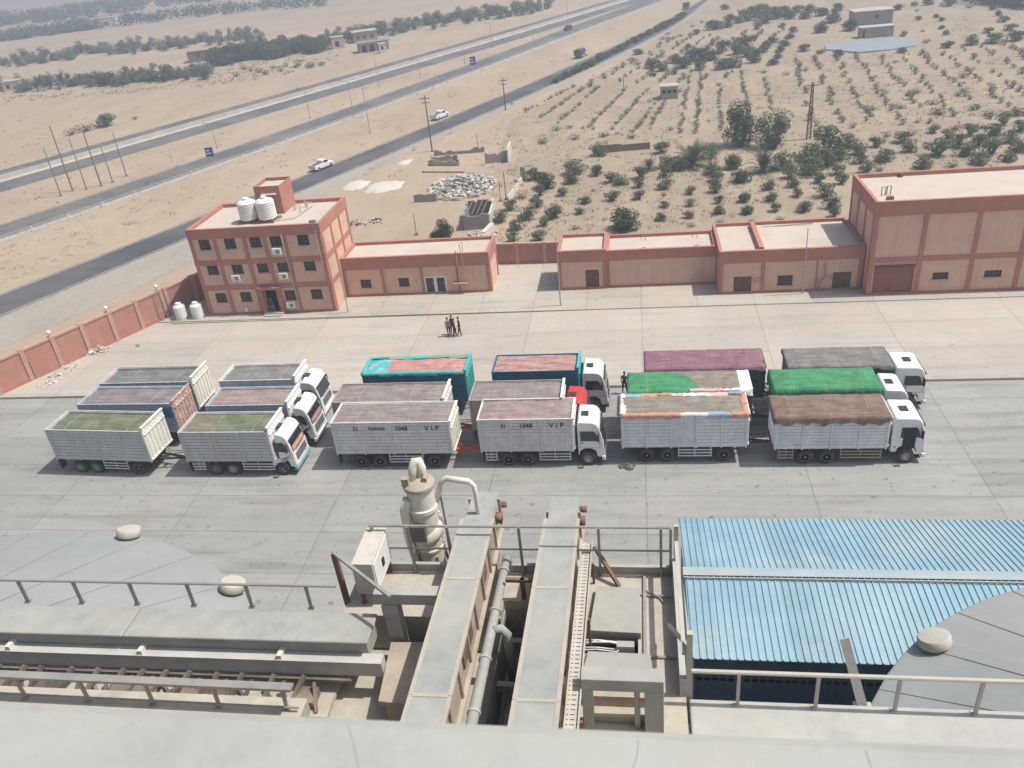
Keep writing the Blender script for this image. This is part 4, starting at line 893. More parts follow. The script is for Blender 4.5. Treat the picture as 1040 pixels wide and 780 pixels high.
car('dark car far away on the middle road', (577,30.5), hd(Bb, 270)+math.pi, M('car_navy', (.03,.04,.08), .3, .1), 'car')
def lorry(label, px, rz, boxc, cabc, L=6.5):
    B = at(*px); t = thing('lorry', label, 'truck', (B.x, B.y, -.015), rz); h = L/2; t.scale = (.72,)*3
    m = MB(); m.box(-h,h-1.75,-1.15,1.15,1.0,2.75)
    for k in range(9): x = -h+.1+(L-2.0)*k/8; m.box(x-.04,x+.04,-1.19,-1.152,1.0,2.75); m.box(x-.04,x+.04,1.152,1.19,1.0,2.75)
    m.build('cargo_box', boxc, t)
    m = MB(); m.prismy([(h-1.6,.6),(h,.6),(h+.02,1.4),(h-.3,2.35),(h-1.5,2.45),(h-1.6,2.3)], -1.05, 1.05); c = m.build('cab', cabc, t, bevel=.06)
    g = MB(); g.add([(h+.03,-.9,1.45),(h+.03,.9,1.45),(h-.25,.85,2.25),(h-.25,-.85,2.25)], [(0,1,2,3)]); g.build('windscreen', WIND, c)
    g = MB(); g.box(h-1.1,h-.35,-1.06,-1.052,1.45,2.1); g.box(h-1.1,h-.35,1.052,1.06,1.45,2.1); g.build('side_window', WIND, c)
    m = MB(); m.box(-h+.1,h-.3,-.45,.45,.62,.98); m.build('chassis', CHAS, t)
    for x in (-h+1.3, h-.9):
        for s_ in (-1,1): wheel(t, x, s_*.95, .46, .3, s_)
lorry('small lorry with dark box and white cab, halfway along the near highway', (590,58), hd(Cb, 212), M('lorry_dark', (.10,.10,.10), .7, .2, 1), CABW)
lorry('dark lorry at the top of the near highway, cut by the frame edge', (697,9), hd(Cb, 300), M('lorry_slate', (.08,.09,.12), .7, .2, 1), M('lorry_cab', (.10,.12,.18), .4))
# ---------------------------------------------------------------- ruins on the waste ground
BLOCK = M('grey_blockwork', (.30,.285,.265), .95, .18, 2.5, bump=.4, dust=.3); TANB = M('tan_blockwork', (.40,.33,.25), .95, .15, 2, bump=.4, dust=.4); PLAST = M('white_plaster', (.62,.58,.52), .95, .12, 2, grime=.3)
def ragged(mb, A, B, h, th=.2, seed=0, rag=.4, m=0):
    "a broken block wall whose top steps up and down in courses"
    rr = random.Random(seed); A, B = Vector((A[0],A[1],-.05)), Vector((B[0],B[1],-.05)); L = (B-A).length; n = max(2, int(L/.42)); d = (B-A)/n; nn = Vector((-d.y, d.x, 0)).normalized()*th/2
    hh = h
    for k in range(n):
        hh = min(h, max(h*(1-rag), hh + rr.choice((-.2, 0, 0, .2)))); p, q = A+d*k, A+d*(k+1)*1.0
        a = [p-nn, q-nn, q+nn, p+nn]; z = Vector((0,0,hh+.05)); mb.add(a+[x+z for x in a], [(0,3,2,1),(4,5,6,7),(0,1,5,4),(1,2,6,5),(2,3,7,6),(3,0,4,7)], m)
def g2(px): p = at(*px); return (p.x, p.y)
rm = thing('block_room', 'roofless grey block room with a white plastered side wall, right of the dark bush', 'ruin', (0,0,0))
c1, c2, c3, c4 = [Vector((*g2(p), 0)) for p in ((472,233.5),(497,231.5),(501,216),(476,218))]
hgt = 1.75
m = MB(); ragged(m, c1, c2, hgt, seed=1, rag=.1); ragged(m, c1, c4, hgt, seed=3, rag=.2); ragged(m, c4, c3, hgt, seed=4, rag=.2); m.build('block_wall', BLOCK, rm)
m = MB(); ragged(m, c2+Vector((.12,0,0)), c3+Vector((.12,0,0)), hgt+.1, seed=2, rag=.15); m.build('plaster_wall', PLAST, rm)
m = MB(); m.prismz([(c1.x+.2,c1.y+.2),(c2.x-.2,c2.y+.2),(c3.x-.2,c3.y-.2),(c4.x+.2,c4.y-.2)], -.04, .02); m.build('floor', DARK, rm)
m = MB()
for k in range(4): a = c1.lerp(c2, .15+.2*k); b = c4.lerp(c3, .25+.2*k); m.bar((a.x,a.y,hgt+.02),(b.x,b.y,hgt+.05),.1,.1)
m.build('roof_beams', WOOD, rm)
def wallrun(label, pts, h, mat, seed, rag=.4, th=.2, name='ruined_wall'):
    m = MB(); P = [g2(p) for p in pts]
    for k in range(len(P)-1): ragged(m, P[k], P[k+1], h, th, seed+k, rag)
    return tag(m.build(name, mat), label, 'ruined wall')
wallrun('low grey block wall stub with a rounded end, left of the rubble heap', [(421,205),(443,204),(446,201)], 1.0, BLOCK, 10, .1)
wallrun('low tan wall of the ruined plot, nearest the tall utility pole', [(438,168),(466,168),(466,163),(438,163),(438,168)], .85, TANB, 20)
wallrun('thin tan kerb line in front of the ruined plot', [(429,175),(472,175)], .22, TANB, 25, .2)
wallrun('grey block wall of the ruined plot, behind the rubble heap', [(493,166),(516,163)], 1.5, BLOCK, 30, .3)
wallrun('pale wall end standing at the right of the ruined plot', [(516,165),(519,153)], 1.9, PLAST, 35, .15)
wallrun('low dark wall at the back of the ruined plot', [(441,158),(492,154)], .8, BLOCK, 38, .5)
wallrun('tall pale gate pillar beside the big round bush', [(529,183),(534,182.5)], 1.9, BLOCK, 40, .05, .5)
wallrun('white plastered stub wall leading down from the gate pillar', [(530,185),(516,203)], .7, PLAST, 45, .3)
wallrun('tumbled white wall running down to the compound, right of the block room', [(500,232),(490,243)], .7, PLAST, 48, .6, .5)
wallrun('long low brown wall across the orchard, left of the palm', [(613,155),(660,151)], 1.1, M('mud_wall', (.24,.17,.12), .95, .2, 2, bump=.4), 50, .15)
wallrun('grey gate wall beside the long brown orchard wall', [(602,156),(613,155.5)], 1.3, BLOCK, 55, .1)
def rubble(label, c, rx, ry, n, hgt, seed, mats, smax=.5, name='rubble_heap', kind='rubble'):
    rr = random.Random(seed); m = MB(); C = Vector((*c, 0))
    for k in range(n):
        t = rr.uniform(0, 2*math.pi); q = rr.random()**.6; x, y = rx*q*math.cos(t), ry*q*math.sin(t); s = rr.uniform(.12, smax)
        z = hgt*(1-q)*rr.random()-.02; e = Matrix.Rotation(rr.uniform(0,3), 3, 'Z') @ Matrix.Rotation(rr.uniform(-.6,.6), 3, 'X')
        pts = [e @ Vector((sx_*s*rr.uniform(.35,.6), sy_*s*rr.uniform(.3,.5), sz_*s*rr.uniform(.2,.4))) + Vector((x,y,z+s*.2)) for sz_ in (-1,1) for sx_, sy_ in ((-1,-1),(1,-1),(1,1),(-1,1))]
        m.add([C+p for p in pts], [(0,3,2,1),(4,5,6,7),(0,1,5,4),(1,2,6,5),(2,3,7,6),(3,0,4,7)], rr.randrange(len(mats)))
    o = m.build(name, mats); tag(o, label, kind); return o
q = at(470,190); rubble('large heap of grey broken blocks between the low wall stub and the ruined plot', (q.x,q.y), 4.6, 6.0, 520, 1.3, 5, [BLOCK, PALE, PLAST], .7)
q = at(492,238); rubble('scattered white stones along the foot of the block room', (q.x,q.y), 2.0, 1.6, 60, .3, 6, [PLAST, PALE], .4)
q = at(96,356); rubble('small heap of white stones at the foot of the perimeter wall', (q.x+.5,q.y-.2), 1.3, .8, 60, .5, 7, [PALE, PLAST], .4)
q = at(54,382); rubble('loose pale stones strewn along the left end of the perimeter wall', (q.x+.4,q.y), 1.0, 2.6, 36, .15, 8, [PALE, PLAST], .3)
q = at(370,226); rubble('thin scatter of planks and stones behind the office block', (q.x,q.y), 2.8, 1.3, 26, .1, 9, [WOOD, PALE], .5)
# ---------------------------------------------------------------- hut and farmhouse in the orchard
def hut(name, label, x, y, w_, d, h, wm, rm_, ops, rz=0, over=.15):
    t = thing(name, label, 'hut' if w_ < 6 else 'house', (x, y, -.04), rz); m = MB(); facade(m, (0,0,0), (1,0,0), w_, h, ops); m.quad((w_,0,0),(w_,d,0),(w_,d,h),(w_,0,h)); m.quad((w_,d,0),(0,d,0),(0,d,h),(w_,d,h)); m.quad((0,d,0),(0,0,0),(0,0,h),(0,d,h)); m.quad((.02,.6,0),(w_-.02,.6,0),(w_-.02,.6,h-.1),(.02,.6,h-.1)); m.build('wall', wm, t)
    r_ = MB(); r_.box(-over,w_+over,-over,d+over,h,h+.2); r_.build('roof', rm_, t)
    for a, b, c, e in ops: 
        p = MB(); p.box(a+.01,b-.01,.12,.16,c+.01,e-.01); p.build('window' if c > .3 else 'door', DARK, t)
    return t
MUD = M('hut_wall', (.40,.34,.28), .95, .12, 1.5, grime=.3); FARM = M('farm_wall', (.33,.30,.29), .95, .12, 1, grime=.3)
q = at(671,101); hut('orchard_hut', 'small pale block hut alone among the orchard rows', q.x, q.y, 3.1, 2.6, 2.1, MUD, PALE, [(.3,.9,1.0,1.6),(1.2,1.9,1.0,1.6),(2.2,2.8,1.0,1.6)])
q = at(867,27); q2 = at(899,26)
hut('farmhouse', 'grey flat roofed farmhouse on the far side of the orchard', q.x, q.y, 9.0, 6, 3.2, FARM, PALE, [(4.9,5.7,1.6,2.4)], over=.3)
q = at(874,39); hut('farm_outbuilding', 'lower flat roofed outbuilding in front of the farmhouse', q.x, q.y, 7.0, 3.0, 2.1, M('outbuilding_wall', (.36,.32,.30), .95, .1, 1), PALE, [(.3,.9,0,1.7)], over=.2)
SL = M('bluegrey_sheet', (.27,.305,.335), .8, .1, .7)
m = MB(); P = [at(*p) for p in ((838,46),(868,42),(905,39),(931,41),(930,47),(905,51),(872,54),(850,52),(838,51))]; m.prismz([(p.x,p.y) for p in reversed(P)], -.06, .22); tag(m.build('covered_pond', SL), 'flat blue grey sheeted pond in front of the farm outbuilding', 'pond cover')
# roadside buildings on the far side of the highway
q = at(360,44); hut('roadside_shop', 'tan flat roofed building beyond the far road, upper of two', q.x, q.y, 8, 6, 3.2, M('tan_wall', (.33,.28,.21), .95, .12, .6), PALE, [(1,2,1.0,2.0),(3.2,4.2,1.0,2.0),(5.6,6.6,1.0,2.0)], R(25), .3)
q = at(366,54); hut('roadside_shop', 'long grey shop with dark openings beyond the far road, lower of two', q.x, q.y, 9, 5, 2.6, M('grey_wall', (.36,.32,.28), .95, .12, .6), M('brown_roof', (.26,.22,.18), .9), [(.6,2.2,.0,2.0),(3,4.6,0,2.0),(5.4,7.6,0,2.0)], R(25), .5)
q = at(386,54); hut('white_kiosk', 'small white kiosk at the end of the grey roadside shop', q.x, q.y, 2.2, 2.2, 2.5, PLAST, PALE, [(.5,1.3,.9,1.8)], R(25))
q = at(338,50); hut('white_kiosk', 'pale pink ruin between the dark grove and the roadside shops', q.x, q.y, 4, 3, 3.4, M('pinkish_wall', (.52,.42,.36), .95, .1, 1), PALE, [(1,2.4,.5,2.2)], R(25))
q = at(192,64); hut('mud_house', 'long dark mud brick house left of the dark grove', q.x, q.y, 13, 6, 3.2, M('mud_brick', (.22,.17,.15), .95, .15, .6), M('mud_roof', (.34,.27,.21), .95), [(3,3.8,1.2,2.2),(8,8.8,1.2,2.2)], R(22))
q = at(4,93); hut('white_kiosk', 'pale cream hut under the palms at the left edge', q.x, q.y, 5, 4, 2.6, M('cream_wall', (.55,.46,.36), .95, .1, 1), PALE, [(1,2,.6,1.8)], R(20))
q = at(92,30); hut('white_house', 'distant white flat house at the edge of the far trees', q.x, q.y, 14, 8, 5, PLAST, PALE, [(2,4,1,3),(8,10,1,3)], R(20))
# ---------------------------------------------------------------- trees and shrubs
OLV = leaf_mat('olive_leaf', (.080,.108,.052), (.165,.195,.105), .3); DKG = leaf_mat('dark_leaf', (.035,.06,.028), (.085,.12,.055), .15); PLM = leaf_mat('palm_leaf', (.05,.07,.035), (.12,.145,.085)); DRY = leaf_mat('dry_leaf', (.13,.105,.078), (.22,.18,.13), .2, .1); HDG = leaf_mat('hedge_leaf', (.065,.09,.053), (.125,.155,.09), .25)
BRK = M('bark', (.13,.095,.07), .95, .2, 6)
def leaves(m, rr, blobs, n, s, mi=0, sparse=.75):
    for k in range(n):
        b = blobs[rr.randrange(len(blobs))]; c, r_ = Vector(b[0]), Vector(b[1])
        while True:
            d = Vector((rr.uniform(-1,1), rr.uniform(-1,1), rr.uniform(-1,1))); l = d.length
            if .12 < l <= 1: break
        d = d/l*(l**.45); p = c + Vector((d.x*r_.x, d.y*r_.y, d.z*r_.z))
        a = Vector((rr.gauss(0,1), rr.gauss(0,1), rr.gauss(0,.8))).normalized(); q = (a.cross(d + Vector((rr.gauss(0,.4), rr.gauss(0,.4), .3)))).normalized(); z = s*rr.uniform(.6, 1.35)
        m.add([p-a*z, p-q*z*.45, p+a*z, p+q*z*.45], [(0,1,2,3)], mi)
def proto_tree(seed, n, s, leaf, nb=7, wide=1.0, tall=1.0, trunk=.28):
    "unit tree: crown about 1 m radius, height about 2"
    rr = random.Random(seed); tm = MB(); cm = MB(); blobs = []
    base = trunk
    for k in range(nb):
        t = 2*math.pi*k/nb + rr.uniform(-.5,.5); q = rr.uniform(.2,.66)*wide; z = base + rr.uniform(.35, 1.35)*tall; r_ = rr.uniform(.3,.52)
        c = (q*math.cos(t), q*math.sin(t), z); blobs.append((c, (r_*wide, r_*wide, r_*.85*tall))); tm.tube([(0,0,-.1),(c[0]*.35,c[1]*.35,base+.2),(c[0]*.8,c[1]*.8,z-.1)], [.075,.05,.02], 6)
    blobs.append(((rr.uniform(-.1,.1), rr.uniform(-.1,.1), base+1.3*tall), (.4*wide,.4*wide,.42*tall)))
    leaves(cm, rr, blobs, n, s); return tm.mesh('trunk', BRK), cm.mesh('crown', leaf)
def proto_palm(seed, n=22, h=.16):
    rr = random.Random(seed); tm = MB(); tm.tube([(0,0,-.1),(.03,0,h*.6),(0,0,h)], [.17,.14,.13], 8); cm = MB()
    for k in range(n):
        t = 2*math.pi*k/n*1.62 + rr.uniform(-.2,.2); el = rr.uniform(.2, 1.4); L = rr.uniform(1.0, 1.45); p = Vector((0,0,h)); d = Vector((math.cos(t)*math.cos(el), math.sin(t)*math.cos(el), math.sin(el))); prev = p
        for i in range(8):
            d = (d + Vector((0,0,-.07-.022*i))).normalized(); nx_ = prev + d*L/8; sd_ = d.cross(Vector((0,0,1))).normalized(); upv = sd_.cross(d); w_ = .21*math.sin(math.pi*(i+1.2)/9.5)
            for s_ in (-1, 1):
                for jj in (0, .5):
                    a = prev.lerp(nx_, jj); tip = a + sd_*s_*w_*1.3 + d*.12 + upv*.06; cm.add([a, a+d*.06, tip], [(0,1,2)])
            cm.add([prev-sd_*.012, prev+sd_*.012, nx_+sd_*.012, nx_-sd_*.012], [(0,1,2,3)]); prev = nx_
    return tm.mesh('trunk', BRK), cm.mesh('crown', PLM)
def proto_dry(seed, n=90):
    rr = random.Random(seed); cm = MB()
    for k in range(16):
        t = rr.uniform(0, 6.28); e = rr.uniform(.4, 1.3); d = Vector((math.cos(t)*math.cos(e), math.sin(t)*math.cos(e), math.sin(e)))*rr.uniform(.6,1.05); cm.tube([(0,0,-.05), d*.5, d], [.03,.02,.008], 4, 1)
    leaves(cm, rr, [((0,0,.5),(.75,.75,.5)),((.3,.2,.45),(.5,.5,.4)),((-.3,-.1,.4),(.5,.5,.4))], n, .10); return cm.mesh('dry_shrub', [DRY, BRK])
P_OL = [proto_tree(100+k, 1000, .085, OLV, 9+k % 3, .95, .8+.1*(k % 3), .02) for k in range(6)]; P_DK = [proto_tree(200+k, 2600, .07, DKG, 13, 1.05, .95, -.05) for k in range(2)]
P_TALL = [proto_tree(300+k, 4200, .05, OLV if k else DKG, 16, .95, 1.1, -.1) for k in range(2)]; P_PALM = [proto_palm(400+k, 26+6*k) for k in range(3)]; P_DRY = [proto_dry(500+k, 90+30*k) for k in range(3)]; P_HDG = [proto_tree(600+k, 900, .10, HDG, 10, 1.1, .8, -.02) for k in range(4)]
def plant(protos, pos, s, name, label, cat='tree', group=None, sz=None):
    pr = protos[random.randrange(len(protos))]; z = (sz or s)
    if isinstance(pr, tuple):
        t = thing(name, label, cat, (pos[0], pos[1], -.05), random.uniform(0, 6.28), group); t.scale = (s, s, z); link('trunk', pr[0], t); link('crown', pr[1], t); return t
    o = link(name, pr); o.location = (pos[0], pos[1], -.05); o.rotation_euler = (0,0,random.uniform(0,6.28)); o.scale = (s, s, z); return tag(o, label, cat, group)
def sz_at(pos, px): # metres for a size in photo pixels
    d = (Vector((pos[0], pos[1], 0)) - Vector((0,0,HCAM))).dot(fw); return px*d/FPX
def grove(Z, ox, oy, items, protos, name, label, group, cat='tree'):
    for x, y, s in items:
        p = at(ox+x/Z, oy+y/Z); m_ = sz_at(p, s/Z); plant(protos, p, m_*.77*random.uniform(.85,1.15), name, label, cat, group, m_*.6*random.uniform(.85,1.1))
BLT = leaf_mat('belt_leaf', (.085,.11,.07), (.16,.185,.125), .3, .1); YNG = leaf_mat('young_leaf', (.115,.115,.082), (.20,.19,.14), .25, .1)
P_BLT = [proto_tree(700+k, 620, .10, BLT, 8, 1.0, .95, -.05) for k in range(4)]; P_YNG = [proto_tree(800+k, 260, .10, YNG, 6, .9, .8, .0) for k in range(3)]
# named single plants
def single(px, size, protos, name, label, hs=1.0, cat='tree'):
    p = at(*px); m_ = sz_at(p, size); plant(protos, p, m_*.5, name, label, cat, None, m_*.5*hs)
single((635,233), 36, P_DK, 'broad_bush', 'big dark round bush behind the long blank block', .8, 'bush')
single((452,242), 22, P_DK, 'dark_bush', 'dense dark bush left of the roofless block room', 1.25, 'bush'); single((443,243), 15, P_DK, 'dark_bush', 'small dark bush leaning against the left of the dense one', .9, 'bush')
single((554,191), 25, P_DK, 'round_bush', 'round dark bush right of the pale gate pillar', .85, 'bush')
single((751,148), 40, [P_TALL[0]], 'tall_tree', 'tallest feathery tree at the near edge of the orchard, left of the mast', 1.25); single((785,149), 40, [P_TALL[1]], 'tall_tree', 'broad tall tree between the feathery one and the mast', 1.1)
single((703,169), 42, [P_PALM[2]], 'date_palm', 'large spreading low palm left of the two tall trees', 1.0, 'palm'); single((659,172), 20, [P_PALM[1]], 'date_palm', 'pale young palm left of the large spreading one', .9, 'palm'); single((775,175), 34, [P_PALM[1]], 'date_palm', 'palm under the two tall trees', 1.05, 'palm')
single((672,155), 22, P_OL, 'wide_bush', 'wide dark shrub on the orchard wall left of the large palm', .8, 'bush'); single((863,31), 17, P_DK, 'dark_bush', 'dark round tree beside the farmhouse', .9)
single((834,33), 15, P_DK, 'dark_bush', 'square dark tree left of the farmhouse', 1.0); single((140,352), 6, [P_DRY[1]], 'dry_shrub', 'dry shrub growing at the foot of the perimeter wall', 1.3, 'shrub')
single((88,133), 26, [P_DRY[2]], 'thorn_bush', 'dark thorny bush on the sand above the pole cluster, left part', .7, 'bush'); single((108,128), 24, P_HDG, 'thorn_bush', 'green thorny bush on the sand above the pole cluster, right part', .8, 'bush'); single((72,137), 18, [P_DRY[1]], 'thorn_bush', 'small dry bush at the left of the thorny ones', .8, 'bush'); single((137,121), 11, [P_DRY[0]], 'thorn_bush', 'lone dry bush right of the thorny ones', .7, 'bush')
Z1 = [(735,185,60),(780,195,60),(900,150,60),(980,190,60),(905,210,55),(1015,240,60),(915,240,50),(915,280,45),(725,265,55),(725,220,45),(635,225,45),(628,260,35),(628,305,38),(525,240,45),(560,250,50),(528,310,55),(468,215,50),(480,140,60),(385,210,65),(370,245,45),(340,290,40),(235,230,50),(255,290,40),(245,335,45),(145,345,45),(105,390,50),(205,380,55),(305,375,55),(425,320,40),(405,360,38),(165,420,50),(155,465,45),(250,460,55),(270,405,40),(725,335,32),(713,385,42),(820,285,38),(822,330,30),(815,375,38),(928,320,35),(930,360,45),(1025,315,40),(1035,360,40)]
D1 = [(190,300,50),(385,418,40),(825,408,30),(935,400,40),(720,292,25),(455,275,18),(265,95,45),(385,80,45),(315,45,35),(600,75,40),(745,45,35),(495,70,40)]
Z2 = [(195,280,75),(285,300,80),(285,255,85),(345,275,65),(345,230,100),(385,300,50),(380,250,70),(215,315,50),(230,345,40),(45,325,50),(15,280,50),(140,355,45),(55,395,38),(68,440,38),(148,395,42),(165,430,42),(242,380,40),(268,430,48),(318,330,35),(340,380,50),(365,420,55),(372,450,40),(398,335,45),(420,205,60),(455,230,55),(465,262,45),(485,295,50),(520,205,50),(545,255,60),(610,190,50),(635,222,55),(685,280,50),(735,235,70),(720,155,35),(770,175,38),(810,205,50),(835,235,55),(848,165,40),(880,265,60),(880,200,60),(925,230,60),(935,165,55),(968,125,45),(985,255,45),(990,190,50),(1028,150,50),(1025,220,60)]
D2 = [(78,470,30),(180,462,28),(530,290,40),(555,170,40),(435,138,35),(640,165,40),(785,275,48),(800,145,40),(892,140,40),(860,75,40),(1015,95,60),(505,75,40),(605,70,35),(715,55,40),(745,90,60),(905,95,40),(385,90,30),(930,30,30),(805,25,35),(660,15,35),(665,120,30)]
Z3 = [(40,260,40),(105,325,55),(150,340,60),(115,365,25),(220,300,55),(215,355,30),(260,325,60),(300,290,70),(330,335,55),(350,290,80),(395,285,60),(440,245,60),(440,330,60),(485,320,70),(510,260,70),(545,230,80),(560,270,60),(590,300,50),(610,270,45),(640,250,50),(660,225,40),(683,205,40),(685,310,40),(710,280,35),(720,250,40),(740,220,40),(765,185,35),(780,155,35),(830,245,45),(1000,265,40),(970,110,50),(985,70,45),(920,75,55),(860,60,55),(840,90,45),(800,60,45),(770,90,50),(740,80,60),(690,90,80),(720,75,60),(650,110,60),(640,60,60),(600,80,70),(560,100,70),(520,110,50),(470,130,50),(480,95,40),(405,140,60),(380,130,40),(320,165,30),(280,230,30),(610,140,35),(730,130,30),(455,45,35),(1000,40,35)]
D3 = [(35,310,45),(240,175,30),(155,190,30),(270,190,25),(385,215,25),(410,190,25),(600,180,30),(620,160,30),(575,190,30),(345,110,25),(100,265,25),(150,275,35),(915,255,45),(640,350,30),(750,360,35),(840,340,35),(95,490,30),(240,440,30),(180,165,25),(215,185,22),(300,130,25)]
Z4 = [(75,110,50),(25,75,45),(105,40,30),(405,50,40),(435,180,30),(555,25,40),(665,30,50),(485,30,30),(655,240,50),(775,225,60),(885,215,70),(860,165,40),(1000,205,70),(970,150,45),(940,110,40),(910,80,35),(880,50,35),(625,145,25),(645,175,28),(625,105,25),(600,90,25),(510,100,28),(360,135,30),(425,265,35),(105,280,40)]
D4 = [(545,215,40),(15,270,40),(765,40,40),(500,55,25),(735,390,55),(740,420,25),(390,315,30),(530,160,25)]
grove(3.714, 480, 120, Z1, P_OL, 'olive_tree', 'grey green olive tree in the plot behind the low pink blocks', 'olive trees behind the low blocks')
grove(3.467, 740, 90, Z2, P_OL, 'olive_tree', 'grey green olive tree in the rows behind the tall pink shed and workshop', 'olive trees behind the tall shed')
grove(4.727, 640, 0, Z3, P_HDG, 'orchard_tree', 'bushy green tree in the far orchard rows left of the farmhouse', 'trees in the far orchard rows')
grove(4.952, 830, 0, Z4, P_HDG, 'orchard_tree', 'bushy green tree standing around and right of the farmhouse', 'trees around the farmhouse')
grove(3.714, 480, 120, D1, P_DRY, 'dry_shrub', 'dry brown shrub in the olive plot behind the low pink blocks', 'dry shrubs in the olive plot', 'shrub')
grove(3.467, 740, 90, D2, P_DRY, 'dry_shrub', 'dry brown shrub on bare soil behind the tall shed', 'dry shrubs behind the tall shed', 'shrub')
grove(4.727, 640, 0, D3, P_DRY, 'dry_shrub', 'dry purplish shrub among the far orchard rows', 'dry shrubs in the far orchard', 'shrub')
grove(4.952, 830, 0, D4, P_DRY, 'dry_shrub', 'dry brown shrub before the sheeted pond and farmhouse', 'dry shrubs near the farmhouse', 'shrub')
rr = random.Random(11)
# planted rows of small dry shrubs between the highway and the hut
rows = [((531,115),(585,86.5)),((548,121),(596,88)),((565,127),(608,88)),((596,131),(638,88)),((620,133),(658,90)),((642,135),(677,92)),((660,128),(690,80)),((690,137),(700,76)),((707,137),(712,73)),((732,133),(731,86)),((762,122),(752,72)),((783,112),(777,80))]
for a, b in rows:
    A_, B_ = at(*a), at(*b); n = int((B_-A_).length/1.75)
    for k in range(n):
        p = A_.lerp(B_, (k+rr.uniform(.2,.8))/n)
        if rr.random() < .9: plant(P_DRY, (p.x+rr.uniform(-.25,.25), p.y), rr.uniform(.4,.85), 'dry_shrub', 'small dry shrub in a planted row between the near highway and the orchard hut', 'shrub', 'planted rows of dry shrubs')
for a in range(11):
    for b in range(19):
        if rr.random() < .12: continue
        y = 128+3.3*b+rr.uniform(-.7,.7); x = 26+4.0*a+(y-128)*.12+rr.uniform(-.5,.5); px, py = proj((x, y, 0))
        if px > 1050 or py > 128 or (835 < px < 935 and py < 58): continue
        plant(P_YNG, (x, y), rr.uniform(.45,1.0), 'young_tree', 'dull grey green sapling in the field rows between the farmhouse and the near olives', 'tree', 'sapling rows on the field')
for a in range(7):
    for b in range(15):
        if rr.random() < .25: continue
        y = 176+4.2*b+rr.uniform(-.8,.8); x = -9+4.6*a+(y-176)*.325+rr.uniform(-.5,.5); px, py = proj((x, y, 0))
        if px > 815 or py < 2 or x < Cb(y)+6: continue
        plant(P_YNG, (x, y), rr.uniform(.5,1.15), 'young_tree', 'dull sapling among the green far orchard trees beside the highway hedge', 'tree', 'saplings of the far orchard')
for k in range(14):
    px, py = rr.uniform(480, 640), rr.uniform(105, 150); p = at(px, py); plant(P_DRY, p, rr.uniform(.3,.7), 'dry_shrub', 'small dry shrub on the reddish ground beyond the ruined walls', 'shrub', 'dry shrubs beyond the ruins')
# hedge beside the highway
A_, B_ = at(566,84), at(694,17)
for k in range(34):
    u = k/33; p = A_.lerp(B_, u); plant(P_HDG, (p.x+rr.uniform(-.4,.4), p.y), rr.uniform(1.1,1.7), 'hedge_bush', 'dark green bush of the hedge running beside the near highway', 'bush', 'hedge along the highway', rr.uniform(.8,1.25))
# belts beyond the highway: trees one can tell apart
for (x0,y0_),(x1,y1_), n, s0, s1_, pr, nm, lab, grp in (
    ((0,92),(212,77), 80, 1.3, 3.0, P_PALM+P_BLT+P_DRY[:1], 'roadside_tree', 'greyish palm or bush in the nearer tree belt beyond the far road', 'nearer tree belt beyond the road'),
    ((0,66),(262,39), 75, 1.5, 3.4, P_BLT, 'belt_tree', 'grey green tree in the middle belt on the left', 'middle tree belt on the left'),
    ((218,64),(328,50), 40, 3.0, 4.2, P_HDG+[P_DK[0]], 'grove_tree', 'dense green tree of the dark grove beside the roadside shops', 'dark grove beside the shops'),
    ((325,45),(560,7), 80, 1.6, 3.4, P_BLT, 'belt_tree', 'green tree in the long belt above the roadside shops', 'long belt above the shops'),
    ((235,76),(330,66), 14, 1.2, 2.0, P_DRY, 'dry_shrub', 'dry brown bush before the dark grove', 'dry bushes before the dark grove')):
    for k in range(n):
        u = (k+rr.random())/n; p = at(x0+(x1-x0)*u+rr.uniform(-3,3), y0_+(y1_-y0_)*u+rr.uniform(-4,3.5)); plant(pr, p, rr.uniform(s0, s1_), nm, lab, 'tree' if pr != P_DRY else 'shrub', grp, rr.uniform(s0, s1_)*.9)
# dry weeds and litter on the fields: nobody could count them
WEED = leaf_mat('dry_weeds', (.22,.18,.13), (.33,.27,.20), 0, 0)
def weeds(label, poly, n, s0, s1_, seed, mat=WEED, clump=.6):
    m = MB(); r2 = random.Random(seed); tot = 0
    while tot < n:
        px, py = r2.uniform(min(p[0] for p in poly), max(p[0] for p in poly)), r2.uniform(min(p[1] for p in poly), max(p[1] for p in poly))
        ins = False; j = len(poly)-1
        for i in range(len(poly)):
            (xi, yi), (xj, yj) = poly[i], poly[j]
            if (yi > py) != (yj > py) and px < (xj-xi)*(py-yi)/(yj-yi)+xi: ins = not ins
            j = i
        if not ins: continue
        p = at(px, py); s = r2.uniform(s0, s1_)
        for k in range(r2.randint(3, 9)):
            a = Vector((r2.gauss(0,1), r2.gauss(0,1), abs(r2.gauss(0,.5)))).normalized()*s*r2.uniform(.3,.8); o = Vector((p.x+r2.gauss(0,clump)*s*2, p.y+r2.gauss(0,clump)*s*2, -.03)); q = Vector((-a.y, a.x, abs(a.x)*.4))*.35
            m.add([o-q, o+q, o+a+q*.5+Vector((0,0,s*.4)), o+a-q*.5+Vector((0,0,s*.4))], [(0,1,2,3)])
        tot += 1
    o = m.build('dry_weeds', mat); o['kind'] = 'stuff'; o['label'] = label; o['category'] = 'weeds'
weeds('dry weeds and litter between the orchard trees and on the bare field', [(480,130),(640,60),(740,10),(1040,10),(1040,175),(860,178),(730,225),(560,240),(500,245)], 3000, .10, .36, 1)
weeds('sparse dry weeds on the sand between and beyond the roads', [(0,130),(0,95),(340,62),(620,10),(690,8),(520,90),(430,160),(360,225),(350,150),(0,290)], 900, .10, .35, 2)
weeds('low dry scrub in front of the tree belts beyond the far road', [(0,104),(0,82),(220,66),(340,52),(345,66),(230,86),(120,96)], 700, .25, .7, 3)
